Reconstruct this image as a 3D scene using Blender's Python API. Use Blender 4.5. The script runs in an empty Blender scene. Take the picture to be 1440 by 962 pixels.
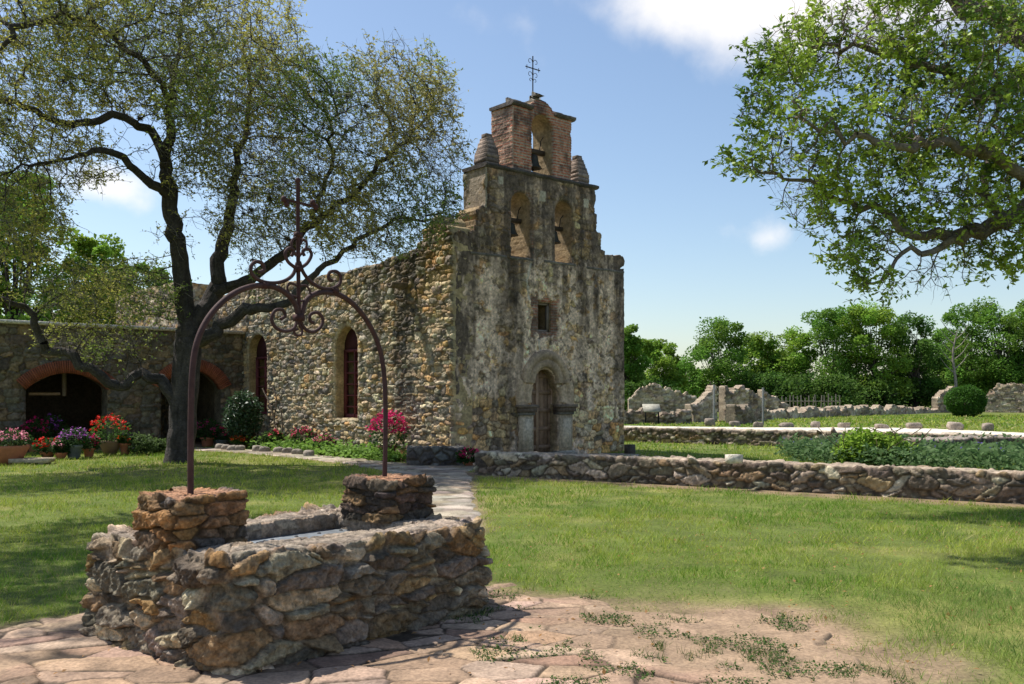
import bpy, math, random
import numpy as np
from mathutils import Vector, Matrix, kdtree

# ---------------------------------------------------------------- camera, sky, sun, exposure
sc = bpy.context.scene
col = sc.collection
CAMH = 1.65; F = 1309.0; CX = 720.0; HY = 557.0
cam_d = bpy.data.cameras.new("camera"); cam = bpy.data.objects.new("camera", cam_d); col.objects.link(cam)
cam.location = (0, 0, CAMH); cam.rotation_euler = (math.radians(90), 0, 0)
cam_d.sensor_width = 36; cam_d.lens = F / 1440 * 36; cam_d.shift_y = (HY - 481) / 1440
cam_d.clip_start = 0.1; cam_d.clip_end = 5000
sc.camera = cam
sc.render.resolution_x = 1024; sc.render.resolution_y = 684
sc.view_settings.view_transform = 'Standard'; sc.view_settings.look = 'None'
sc.view_settings.exposure = 0.40; sc.view_settings.gamma = 1
SUN_AZ = math.atan2(-0.87, 0.49); SUN_EL = math.radians(58)
sun_vec = Vector((math.sin(SUN_AZ) * math.cos(SUN_EL), math.cos(SUN_AZ) * math.cos(SUN_EL), math.sin(SUN_EL)))
w = bpy.data.worlds.new("World"); sc.world = w; w.use_nodes = True
nt = w.node_tree; nt.nodes.clear()
def wn(t, **k):
    n = nt.nodes.new(t)
    for a, b in k.items(): setattr(n, a, b)
    return n
sky = wn('ShaderNodeTexSky', sky_type='NISHITA', sun_disc=False)
sky.sun_elevation = SUN_EL; sky.sun_rotation = SUN_AZ; sky.air_density = 1.05; sky.dust_density = .8; sky.ozone_density = 1.5
bg = wn('ShaderNodeBackground'); bg.inputs[1].default_value = 0.117
out = wn('ShaderNodeOutputWorld')
tc = wn('ShaderNodeTexCoord')
def cloud(px, py, rx, ry, seed, scale, lo, hi, amt):
    d = Vector(((px - CX) / F, 1, (HY - py) / F)).normalized()
    right = d.cross(Vector((0, 0, 1))).normalized(); up = right.cross(d)
    s1 = wn('ShaderNodeVectorMath', operation='DOT_PRODUCT'); s1.inputs[1].default_value = right / rx
    s2 = wn('ShaderNodeVectorMath', operation='DOT_PRODUCT'); s2.inputs[1].default_value = up / ry
    s3 = wn('ShaderNodeVectorMath', operation='DOT_PRODUCT'); s3.inputs[1].default_value = d
    for s in (s1, s2, s3): nt.links.new(tc.outputs['Generated'], s.inputs[0])
    cb = wn('ShaderNodeCombineXYZ'); nt.links.new(s1.outputs['Value'], cb.inputs[0]); nt.links.new(s2.outputs['Value'], cb.inputs[1])
    ln = wn('ShaderNodeVectorMath', operation='LENGTH'); nt.links.new(cb.outputs[0], ln.inputs[0])
    noi = wn('ShaderNodeTexNoise'); noi.noise_dimensions = '4D'; noi.inputs['W'].default_value = seed
    noi.inputs['Scale'].default_value = scale; noi.inputs['Detail'].default_value = 7; noi.inputs['Roughness'].default_value = 0.52
    nt.links.new(tc.outputs['Generated'], noi.inputs['Vector'])
    m = wn('ShaderNodeMath', operation='MULTIPLY_ADD'); m.inputs[1].default_value = 3.2; nt.links.new(noi.outputs['Fac'], m.inputs[0])
    sb = wn('ShaderNodeMath', operation='SUBTRACT'); nt.links.new(m.outputs[0], sb.inputs[0]); nt.links.new(ln.outputs['Value'], sb.inputs[1])
    m.inputs[2].default_value = 0
    mr = wn('ShaderNodeMapRange', interpolation_type='SMOOTHSTEP'); nt.links.new(sb.outputs[0], mr.inputs[0])
    mr.inputs[1].default_value = lo; mr.inputs[2].default_value = hi; mr.inputs[3].default_value = 0; mr.inputs[4].default_value = amt
    st = wn('ShaderNodeMath', operation='GREATER_THAN'); st.inputs[1].default_value = 0.3; nt.links.new(s3.outputs['Value'], st.inputs[0])
    fm = wn('ShaderNodeMath', operation='MULTIPLY'); nt.links.new(mr.outputs[0], fm.inputs[0]); nt.links.new(st.outputs[0], fm.inputs[1])
    return fm.outputs[0]
cur = sky.outputs[0]
for a in [(1010, -15, .17, .085, 3.1, 5, 0.35, 1.15, 1.0), (1085, 335, .040, .022, 7.7, 16, 0.55, 1.8, .7),
          (155, 262, .05, .02, 1.7, 14, 0.5, 1.7, .8), (1330, 5, .09, .025, 5.2, 9, 0.5, 1.7, .6)]:
    f = cloud(*a)
    mx = wn('ShaderNodeMix', data_type='RGBA'); nt.links.new(f, mx.inputs[0]); nt.links.new(cur, mx.inputs[6])
    mx.inputs[7].default_value = (7.4, 7.2, 7.1, 1); cur = mx.outputs[2]
nt.links.new(cur, bg.inputs[0]); nt.links.new(bg.outputs[0], out.inputs[0])
sd = bpy.data.lights.new("sun", 'SUN'); sd.energy = 4.6; sd.angle = math.radians(0.53); sd.color = (1, .955, .88)
so = bpy.data.objects.new("sun", sd); col.objects.link(so); so.location = (-30, 20, 60)
so.rotation_euler = sun_vec.to_track_quat('Z', 'Y').to_euler()

# ---------------------------------------------------------------- helpers
R = random.Random(11)
def S2L(r, g, b):
    f = lambda c: ((c / 255) / 12.92 if c / 255 <= .04045 else ((c / 255 + .055) / 1.055) ** 2.4)
    return np.array([f(r), f(g), f(b)])
def G(px, py, z=0.0):
    Y = F * (CAMH - z) / (py - HY)
    return np.array([(px - CX) / F * Y, Y, z])
def P3(px, py, Y):
    return np.array([(px - CX) / F * Y, Y, CAMH + (HY - py) / F * Y])
def h3(ix, iy, iz, s):
    n = (ix.astype(np.int64) * 374761393 + iy.astype(np.int64) * 668265263 + iz.astype(np.int64) * 1274126177 + s * 974634777) & 0xffffffff
    n = ((n ^ (n >> 13)) * 1274126177) & 0xffffffff
    n = ((n ^ (n >> 16)) * 2246822519) & 0xffffffff
    n = n ^ (n >> 15)
    return (n & 0xffffff) / float(0x1000000)
def vn(x, y, z=0.0, s=0):
    x = np.asarray(x, float); y = np.asarray(y, float); z = np.asarray(z, float) + np.zeros_like(x)
    xi = np.floor(x); yi = np.floor(y); zi = np.floor(z)
    a = x - xi; b = y - yi; c = z - zi
    a = a * a * (3 - 2 * a); b = b * b * (3 - 2 * b); c = c * c * (3 - 2 * c)
    r = 0
    for i in (0, 1):
        for j in (0, 1):
            for k in (0, 1):
                wgt = (a if i else 1 - a) * (b if j else 1 - b) * (c if k else 1 - c)
                r = r + wgt * h3(xi + i, yi + j, zi + k, s)
    return r
def fbm(x, y, z=0.0, s=0, o=4, g=.5):
    r = 0; amp = 1; t = 0; f = 1
    for i in range(o):
        r = r + amp * vn(np.asarray(x) * f, np.asarray(y) * f, np.asarray(z) * f, s + i * 17); t += amp; amp *= g; f *= 2.03
    return r / t
def ss(a, b, x):
    t = np.clip((x - a) / (b - a), 0, 1); return t * t * (3 - 2 * t)
def mixc(a, b, f):
    return a * (1 - f[..., None]) + b * f[..., None]

def finish(o, label=None, cat=None, group=None, kind=None):
    if label: o['label'] = label
    if cat: o['category'] = cat
    if group: o['group'] = group
    if kind: o['kind'] = kind
    return o
def thing(name, loc, label, cat, group=None):
    o = bpy.data.objects.new(name, None); col.objects.link(o); o.location = tuple(loc); o.empty_display_size = .2
    return finish(o, label, cat, group)
def link_mesh(name, me, mat, parent=None, recenter=True):
    o = bpy.data.objects.new(name, me); col.objects.link(o); me.materials.append(mat)
    if parent is None:
        if recenter:
            n = len(me.vertices); a = np.empty(n * 3, np.float32); me.vertices.foreach_get('co', a); a = a.reshape(-1, 3)
            mn = a.min(0); mxx = a.max(0); c = np.array([(mn[0] + mxx[0]) / 2, (mn[1] + mxx[1]) / 2, mn[2]], np.float32)
            me.vertices.foreach_set('co', (a - c).ravel()); o.location = tuple(float(q) for q in c); me.update()
    else:
        o.parent = parent
        T = Matrix.Identity(4); p = parent
        while p is not None:
            if p.type == 'EMPTY': T = T @ Matrix.Translation(-Vector(p.location))
            p = p.parent
        o.matrix_parent_inverse = T
    return o
class MB:
    def __init__(s): s.V = []; s.Q = []; s.T = []; s.C = []; s.n = 0
    def add(s, V, Fc, c):
        V = np.asarray(V, float).reshape(-1, 3); Fc = np.asarray(Fc, np.int64)
        c = np.asarray(c, float)
        if c.ndim == 1: c = np.tile(c, (len(V), 1))
        s.V.append(V); s.C.append(c)
        (s.Q if Fc.shape[1] == 4 else s.T).append(Fc + s.n); s.n += len(V); return s
    def box(s, c, ax, ay, az, hx, hy, hz, colr):
        c = np.asarray(c, float); ax, ay, az = [np.asarray(q, float) for q in (ax, ay, az)]
        v = [c + ax * hx * i + ay * hy * j + az * hz * k for i in (-1, 1) for j in (-1, 1) for k in (-1, 1)]
        f = [(0, 1, 3, 2), (4, 6, 7, 5), (0, 4, 5, 1), (2, 3, 7, 6), (0, 2, 6, 4), (1, 5, 7, 3)]
        return s.add(v, f, colr)
    def tube(s, pts, rad, n=8, colr=(.1, .1, .1), flat=None, cap=True):
        pts = np.asarray(pts, float); m = len(pts); rad = np.zeros(m) + rad
        t = np.gradient(pts, axis=0); t /= np.linalg.norm(t, axis=1)[:, None] + 1e-9
        ref = np.array([0.31, .17, .93]) if abs(t[0][2]) < .9 else np.array([.9, .3, .1])
        if flat is not None: ref = np.asarray(flat, float)
        N = np.empty_like(pts); a = ref - t[0] * ref.dot(t[0]); a /= np.linalg.norm(a); N[0] = a
        for i in range(1, m):
            a = N[i - 1] - t[i] * N[i - 1].dot(t[i]); q = np.linalg.norm(a); N[i] = a / q if q > 1e-6 else N[i - 1]
        B = np.cross(t, N); an = np.arange(n) * 2 * np.pi / n + np.pi / n
        V = pts[:, None] + rad[:, None, None] * (np.cos(an)[None, :, None] * N[:, None] + np.sin(an)[None, :, None] * B[:, None])
        i = np.arange(m - 1)[:, None] * n; j = np.arange(n)[None]; j2 = (j + 1) % n
        Fq = np.stack([i + j, i + j2, i + n + j2, i + n + j], -1).reshape(-1, 4)
        s.add(V, Fq, colr)
        if n > 3 and cap:
            for e, k in ((0, 1), (m - 1, -1)):
                base = V[e]; c0 = base.mean(0); idx = np.arange(n)
                tri = np.stack([np.full(n, n), (idx + 1) % n, idx], 1) if k == 1 else np.stack([np.full(n, n), idx, (idx + 1) % n], 1)
                s.add(np.vstack([base, c0]), tri, colr if np.ndim(colr) == 1 else colr[0])
        return s
    def lathe(s, prof, c, n, colr):
        prof = np.asarray(prof, float); m = len(prof); an = np.arange(n) * 2 * np.pi / n
        V = np.stack([c[0] + prof[:, None, 0] * np.cos(an), c[1] + prof[:, None, 0] * np.sin(an), c[2] + prof[:, None, 1] + 0 * an], -1)
        i = np.arange(m - 1)[:, None] * n; j = np.arange(n)[None]; j2 = (j + 1) % n
        return s.add(V, np.stack([i + j, i + j2, i + n + j2, i + n + j], -1).reshape(-1, 4), colr)
    def leaves(s, C, size, c, seed, aspect=.45, up=.4, jit=.25):
        C = np.asarray(C, float); n = len(C); g = np.random.default_rng(seed)
        d = g.normal(size=(n, 3)); d[:, 2] *= .6; d /= np.linalg.norm(d, axis=1)[:, None]
        nn = g.normal(size=(n, 3)); nn[:, 2] = abs(nn[:, 2]) + up; w_ = np.cross(d, nn); w_ /= np.linalg.norm(w_, axis=1)[:, None] + 1e-9
        sz = (size * g.uniform(.6, 1.3, n))[:, None]
        nn = np.cross(w_, d)
        V = np.stack([C, C + d * sz * .5 + w_ * sz * aspect * .5 + nn * sz * .1, C + d * sz, C + d * sz * .5 - w_ * sz * aspect * .5 + nn * sz * .1], 1)
        c = np.asarray(c, float)
        if c.ndim == 1: c = np.tile(c, (n, 1))
        cc = c * g.uniform(1 - jit, 1 + jit, n)[:, None]
        return s.add(V.reshape(-1, 3), np.arange(4 * n).reshape(-1, 4), np.repeat(cc, 4, 0))
    def build(s, name, mat, parent=None, smooth=False, recenter=True):
        V = np.concatenate(s.V); Cc = np.concatenate(s.C)
        Q = np.concatenate(s.Q) if s.Q else np.zeros((0, 4), int); T = np.concatenate(s.T) if s.T else np.zeros((0, 3), int)
        me = bpy.data.meshes.new(name)
        me.vertices.add(len(V)); me.vertices.foreach_set('co', V.astype(np.float32).ravel())
        me.loops.add(Q.size + T.size); me.loops.foreach_set('vertex_index', np.concatenate([Q.ravel(), T.ravel()]).astype(np.int32))
        me.polygons.add(len(Q) + len(T))
        me.polygons.foreach_set('loop_start', np.concatenate([np.arange(len(Q)) * 4, Q.size + np.arange(len(T)) * 3]).astype(np.int32))
        me.update(calc_edges=True)
        if smooth: me.polygons.foreach_set('use_smooth', np.ones(len(me.polygons), bool))
        at = me.attributes.new('col', 'FLOAT_COLOR', 'POINT')
        at.data.foreach_set('color', np.concatenate([np.clip(Cc, 0, 1), np.ones((len(Cc), 1))], 1).astype(np.float32).ravel())
        return link_mesh(name, me, mat, parent, recenter)
def ico(sub):
    import bmesh
    bm = bmesh.new(); bmesh.ops.create_icosphere(bm, subdivisions=sub, radius=1)
    V = np.array([v.co[:] for v in bm.verts]); Fc = np.array([[v.index for v in f.verts] for f in bm.faces]); bm.free(); return V, Fc
ICO = {k: ico(k) for k in (2, 3, 4)}
def rock(mb, c, r, seed, colr, sub=3, rough=.25, boxy=.35):
    V, Fc = ICO[sub]; V = V.copy()
    m = np.abs(V).max(1)[:, None]; V = V * (1 - boxy) + V / m * boxy
    d = fbm(V[:, 0] * 1.3 + seed * 3.1, V[:, 1] * 1.3, V[:, 2] * 1.3, seed, 5) - .5
    V = V * (1 + d[:, None] * rough * 2) * np.asarray(r)
    k = fbm(V[:, 0] * 5, V[:, 1] * 5, V[:, 2] * 5 + seed, 5, 4)
    mb.add(V + np.asarray(c), Fc, np.asarray(colr) * (.6 + .8 * k)[:, None])

# ---------------------------------------------------------------- materials
def mat_attr(name, rough=.9, bump=(40, .4, .01), var=(8, .35), transl=0, spec=.3, metal=0, fine=0):
    m = bpy.data.materials.new(name); m.use_nodes = True; t = m.node_tree; n = t.nodes; L = t.links
    b = n['Principled BSDF']; b.inputs['Roughness'].default_value = rough; b.inputs['Specular IOR Level'].default_value = spec; b.inputs['Metallic'].default_value = metal
    a = n.new('ShaderNodeAttribute'); a.attribute_name = 'col'
    tcx = n.new('ShaderNodeTexCoord'); c = a.outputs['Color']
    if var:
        no = n.new('ShaderNodeTexNoise'); no.inputs['Scale'].default_value = var[0]; no.inputs['Detail'].default_value = 8; no.inputs['Roughness'].default_value = .65
        L.new(tcx.outputs['Object'], no.inputs['Vector'])
        mr = n.new('ShaderNodeMapRange'); mr.inputs[1].default_value = .3; mr.inputs[2].default_value = .7
        mr.inputs[3].default_value = 1 - var[1]; mr.inputs[4].default_value = 1 + var[1]; L.new(no.outputs['Fac'], mr.inputs[0])
        vm = n.new('ShaderNodeVectorMath'); vm.operation = 'SCALE'; L.new(c, vm.inputs[0]); L.new(mr.outputs[0], vm.inputs['Scale']); c = vm.outputs[0]
    if fine:
        vo = n.new('ShaderNodeTexNoise'); vo.inputs['Scale'].default_value = fine; vo.inputs['Detail'].default_value = 3
        L.new(tcx.outputs['Object'], vo.inputs['Vector'])
        mr2 = n.new('ShaderNodeMapRange'); mr2.inputs[1].default_value = .35; mr2.inputs[2].default_value = .65; mr2.inputs[3].default_value = .78; mr2.inputs[4].default_value = 1.22
        L.new(vo.outputs['Fac'], mr2.inputs[0]); vm2 = n.new('ShaderNodeVectorMath'); vm2.operation = 'SCALE'; L.new(c, vm2.inputs[0]); L.new(mr2.outputs[0], vm2.inputs['Scale']); c = vm2.outputs[0]
    L.new(c, b.inputs['Base Color'])
    if bump:
        nb = n.new('ShaderNodeTexNoise'); nb.inputs['Scale'].default_value = bump[0]; nb.inputs['Detail'].default_value = 6; nb.inputs['Roughness'].default_value = .7
        L.new(tcx.outputs['Object'], nb.inputs['Vector'])
        bp = n.new('ShaderNodeBump'); bp.inputs['Strength'].default_value = bump[1]; bp.inputs['Distance'].default_value = bump[2]
        L.new(nb.outputs['Fac'], bp.inputs['Height']); L.new(bp.outputs[0], b.inputs['Normal'])
    if transl:
        tr = n.new('ShaderNodeBsdfTranslucent'); L.new(c, tr.inputs['Color'])
        mx = n.new('ShaderNodeMixShader'); mx.inputs[0].default_value = transl
        L.new(b.outputs[0], mx.inputs[1]); L.new(tr.outputs[0], mx.inputs[2]); L.new(mx.outputs[0], n['Material Output'].inputs[0])
    return m
M_well = mat_attr('rough_limestone', .95, (45, 1, .035), (14, .6), fine=48)
M_stone = mat_attr('rubble_masonry', .95, (11, .7, .05), (2.2, .28), fine=14)
M_pave = mat_attr('flagstone', .85, (30, .5, .012), (3.5, .25), fine=45)
M_soil = mat_attr('lawn_soil', 1, (20, .6, .03), (2.2, .3), fine=30)
M_grass = mat_attr('grass_blade', .6, None, None, transl=.35, spec=.2)
M_leaf = mat_attr('leaf', .45, None, None, transl=.3, spec=.5)
M_leafm = mat_attr('matte_leaf', .7, None, None, transl=.4, spec=.2)
M_petal = mat_attr('petal', .6, None, None, transl=.3)
M_bark = mat_attr('bark', .95, (14, 1, .05), (5, .4), fine=25)
M_iron = mat_attr('rusted_iron', .75, (60, .4, .005), (12, .35), spec=.3, metal=.15)
M_wood = mat_attr('weathered_wood', .85, (25, .5, .01), (6, .3))
M_clay = mat_attr('clay', .8, (30, .3, .01), (6, .2))
M_glass = mat_attr('window_glass', .12, None, None, spec=.6)
M_bronze = mat_attr('bronze', .6, (20, .2, .01), (8, .3), metal=.5)

# ---------------------------------------------------------------- masonry height fields
def lay(L, H, st, u0=0.0, v0=0.0):
    g = np.random.default_rng(st['seed']); out_ = []
    v = v0 - st['h'][1]; row = 0
    while v < H + st['h'][1]:
        h = g.uniform(*st['h']); u = u0 - g.uniform(0, st['w'][1]) - st['w'][1]
        if st.get('brick'): h = st['h'][0]; u = u0 - st['w'][0] * (2 + .5 * (row % 2))
        while u < L + st['w'][1]:
            w_ = g.uniform(*st['w']) if g.random() > .3 else g.uniform(st['w'][0], (st['w'][0] + st['w'][1]) / 2)
            w_ = max(w_, .8 * h)
            if st.get('brick'): w_ = st['w'][0]
            j = st.get('jit', .25)
            big = 1.0
            if g.random() < st.get('big', .1): big = g.uniform(1.25, 1.7)
            out_.append((u + w_ / 2 + g.normal() * j * .15 * w_, v + h / 2 + g.normal() * j * h * .5, w_ / 2 * big, h / 2 * big * g.uniform(1 - j, 1 + j), g.normal() * j * .3, ))
            u += w_
        v += h; row += 1
    nb_ = len(out_)
    for x in st.get('extra', []): out_.append(tuple(x) + (0.0,))
    st['_nb'] = nb_
    return np.array(out_), g
def masonry(U, V, st):
    """U,V regular grids (nv,nu).  returns height, colour, mortar mask"""
    nv, nu = U.shape; u0, v0 = U[0, 0], V[0, 0]; L, H = U[0, -1], V[-1, 0]
    du = (L - u0) / (nu - 1); dv = (H - v0) / (nv - 1)
    seeds, g = lay(L, H, st, u0, v0)
    wa = st.get('warp', .25) * st['h'][1]; sc_ = 1.0 / (st['h'][1] * 1.6); sd_ = st['seed'] + 100
    WU = U + (fbm(U * sc_, V * sc_, 0, sd_, 3) - .5) * 2.4 * wa; WV = V + (fbm(U * sc_ * .7, V * sc_ * .7, 5, sd_ + 7, 3) - .5) * 2.4 * wa
    d1 = np.full(U.shape, 9.0); d2 = np.full(U.shape, 9.0); idm = np.zeros(U.shape, int); lu = np.zeros(U.shape); lv = np.zeros(U.shape)
    p = st.get('p', 3.0); px_ = (st['w'][0] + st['w'][1]) * .27; py_ = (st['h'][0] + st['h'][1]) * .25
    if st.get('pow'): d1 += 90; d2 += 90
    for i, (su, sv, a, b, rot) in enumerate(seeds):
        k = 3.2 if st.get('vor') else 2.6 if st.get('pow') else 1.75; R_ = k * a + wa * 1.3; T_ = k * b + wa * 1.3 + abs(rot) * a
        i0 = max(0, int((su - R_ - u0) / du)); i1 = min(nu, int((su + R_ - u0) / du) + 2)
        j0 = max(0, int((sv - T_ - v0) / dv)); j1 = min(nv, int((sv + T_ - v0) / dv) + 2)
        if i0 >= i1 or j0 >= j1: continue
        x = WU[j0:j1, i0:i1] - su; y = WV[j0:j1, i0:i1] - sv
        c, s = math.cos(rot), math.sin(rot); x, y = x * c + y * s, -x * s + y * c
        d = (np.abs(x / a) ** p + np.abs(y / b) ** p) ** (1 / p) if not st.get('vor') else np.hypot(x / st['vor'], y / (st['vor'] * .62))
        if st.get('pow'):
            d = (x / px_) ** 2 + (y / py_) ** 2 - st.get('pw', .8) * (a / px_) * (b / py_) - (.5 if i >= st['_nb'] else 0)
        elif i >= st['_nb']: d = d * .78
        A = d1[j0:j1, i0:i1]; B = d2[j0:j1, i0:i1]; near = d < A
        B[:] = np.where(near, A, np.minimum(B, d)); 
        lu[j0:j1, i0:i1][near] = (x / a)[near]; lv[j0:j1, i0:i1][near] = (y / b)[near]; idm[j0:j1, i0:i1][near] = i
        A[:] = np.where(near, d, A)
    n = len(seeds); e = d2 - d1
    if st.get('pow'): e = e * .22; d1 = np.clip(np.sqrt(np.clip(d1 + .8, 0, 9)) * .75, 0, 1.05)
    if st.get('vor'): e = (d2 ** 2 - d1 ** 2) * .5
    gp = st.get('gap', .12)
    f = ss(gp * .3, gp * .3 + st.get('round', .5), e) ** .75 * (1 - st.get('dome', .16) * np.clip(d1, 0, 1.4) ** 3)
    mort = np.clip(1 - ss(gp * .5, gp * 1.2, e) + ss(1.1, 1.3, d1), 0, 1)
    hr = g.uniform(.35, 1, n) ** 1.2; tu = g.normal(size=n) * .12; tv = g.normal(size=n) * .15
    if 'mfill' in st: f = np.maximum(f, st['mfill'])
    Hh = st['depth'] * f * (hr[idm] + tu[idm] * lu + tv[idm] * lv)
    fine = fbm(U / st['h'][1] * 3.5, V / st['h'][1] * 3.5, idm * .37, sd_ + 3, 5, .6) - .5
    rg = np.abs(fbm(U / st['h'][1] * 1.7, V / st['h'][1] * 1.9, idm * 2.7, sd_ + 5, 4, .55) - .5)
    Hh = Hh + (fine - 1.6 * rg + .2) * st['depth'] * st.get('rough', .55) * (1 - .5 * mort)
    if st.get('pit'): Hh = Hh + (fbm(U * 38, V * 38, idm * 1.3, sd_ + 21, 3, .6) - .5) * st['pit']
    pal = np.array([c for c, _ in st['pal']]); wt = np.array([q for _, q in st['pal']], float); wt /= wt.sum()
    pc = pal[g.choice(len(pal), n, p=wt)] * g.uniform(.72, 1.28, (n, 1)) * g.uniform(.94, 1.06, (n, 3))
    C = pc[idm]
    bl = fbm(U / st['h'][1] * 2.2, V / st['h'][1] * 2.2, idm * 1.7, sd_ + 9, 5, .62)
    C = C * (.45 + 1.1 * bl)[..., None]
    lich = ss(.55, .68, fbm(U / st['h'][1] * 2.2 + 40, V / st['h'][1] * 2.2, idm * 3.3, sd_ + 11, 5, .6))
    C = mixc(C, np.array(st.get('lichen', S2L(70, 66, 62))) + 0 * C, lich * st.get('lich', .5))
    C = mixc(C, np.array(st['mortar']) * (.7 + .6 * bl)[..., None], mort * st.get('mfac', .8))
    return Hh, C, mort
def grid_faces(nu, nv, mask=None):
    i = np.arange(nu - 1)[None]; j = np.arange(nv - 1)[:, None]
    a = j * nu + i
    Fq = np.stack([a, a + 1, a + nu + 1, a + nu], -1)
    return Fq[mask] if mask is not None else Fq.reshape(-1, 4)
def slab(name, O, D, N, L, H, res, sdf, thick, st, mat, parent=None, colfn=None, u0=0.0, v0=0.0, kext=4, revcol=None, back=True):
    O, D, N = [np.asarray(q, float) for q in (O, D, N)]
    nu = int((L - u0) / res) + 2; nv = int((H - v0) / res) + 2
    U, V = np.meshgrid(np.linspace(u0, L, nu), np.linspace(v0, H, nv))
    S = sdf(U, V) if sdf else np.full(U.shape, -1.0)
    Hh, C, mo = masonry(U, V, st)
    if colfn: C, Hh = colfn(U, V, C, Hh)
    Hh = Hh - .5 * st['depth'] * (1 - ss(0, res * 2.2, -S)) if sdf else Hh
    Sc = (S[:-1, :-1] + S[1:, :-1] + S[:-1, 1:] + S[1:, 1:]) / 4; mask = Sc < 0
    if sdf:
        gv, gu = np.gradient(S, (H - v0) / (nv - 1), (L - u0) / (nu - 1)); gg = gu ** 2 + gv ** 2 + 1e-6
        q = (np.abs(S) < .75 * res) & (gg > .2); k = np.where(q, S / gg, 0); k = np.clip(k, -.6 * res, .6 * res)
        U = U - k * gu; V = V - k * gv
    P = O + U[..., None] * D + V[..., None] * np.array([0, 0, 1.]) + Hh[..., None] * N
    P = P.reshape(-1, 3); Cf = C.reshape(-1, 3)
    Fq = grid_faces(nu, nv, mask)
    used = np.zeros(nu * nv, bool); used[Fq.ravel()] = True; rem = np.cumsum(used) - 1
    P0 = P[used]; C0 = Cf[used]; Fq = rem[Fq]; n = len(P0)
    if np.dot(np.cross(D, [0, 0, 1]), N) < 0: Fq = Fq[:, ::-1]
    mb = MB(); mb.add(P0, Fq, C0)
    base = (O + U[..., None] * D + V[..., None] * np.array([0, 0, 1.])).reshape(-1, 3)[used]
    ed = np.concatenate([Fq[:, [0, 1]], Fq[:, [1, 2]], Fq[:, [2, 3]], Fq[:, [3, 0]]]).astype(np.int64)
    key = ed[:, 0] * n + ed[:, 1]; rk = ed[:, 1] * n + ed[:, 0]; be = ed[~np.isin(key, rk)]
    bv, inv = np.unique(be.ravel(), return_inverse=True); inv = inv.reshape(-1, 2); m = len(bv)
    lay_ = [P0[bv]]
    for k in range(1, kext + 1):
        q = base[bv] - N * thick * k / kext
        jit_ = (fbm(q[:, 0] * 9, q[:, 1] * 9, q[:, 2] * 9, 3, 3) - .5)[:, None] * .03
        lay_.append(q + jit_ * np.array([1, 1, 1]))
    E = np.concatenate(lay_)
    rc = np.asarray(revcol if revcol is not None else Cf[used].mean(0))
    kk = fbm(E[:, 0] * 4, E[:, 1] * 4, E[:, 2] * 6, 8, 5, .6)
    EC = rc * (.35 + 1.3 * kk)[:, None]; EC[:m] = C0[bv] * .6 + EC[:m] * .4
    Fe = np.concatenate([np.stack([inv[:, 1] + k * m, inv[:, 0] + k * m, inv[:, 0] + (k + 1) * m, inv[:, 1] + (k + 1) * m], 1) for k in range(kext)])
    mb.add(E, Fe, EC)
    if back: mb.add(base - N * thick, Fq[:, ::-1], C0)
    return mb.build(name, mat, parent, smooth=True)
def rrect(cx, cy, D, a, b, r, res):
    """closed rounded rectangle (half sizes a along D, b across): points, outward normals; starts mid back side"""
    D = np.asarray(D, float); Nn = np.array([-D[1], D[0]])
    pts = []
    def seg(p, q):
        m = max(2, int(math.dist(p, q) / res)); return [(p[0] + (q[0] - p[0]) * i / m, p[1] + (q[1] - p[1]) * i / m) for i in range(m)]
    def arc(c, a0):
        m = max(3, int(r * 1.57 / res)); return [(c[0] + r * math.cos(a0 + 1.5708 * i / m), c[1] + r * math.sin(a0 + 1.5708 * i / m)) for i in range(m)]
    pts += seg((0, b), (-a + r, b)) + arc((-a + r, b - r), math.pi / 2) + seg((-a, b - r), (-a, -b + r)) + arc((-a + r, -b + r), math.pi) + \
        seg((-a + r, -b), (a - r, -b)) + arc((a - r, -b + r), 1.5 * math.pi) + seg((a, -b + r), (a, b - r)) + arc((a - r, b - r), 0) + seg((a - r, b), (0, b)) + [(0, b)]
    p = np.array(pts)
    t = np.roll(p, -1, 0) - np.roll(p, 1, 0); t[0] = t[-1] = (-1, 0)
    t /= np.linalg.norm(t, axis=1)[:, None] + 1e-9; n = np.stack([t[:, 1], -t[:, 0]], 1)
    return p, n
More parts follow.
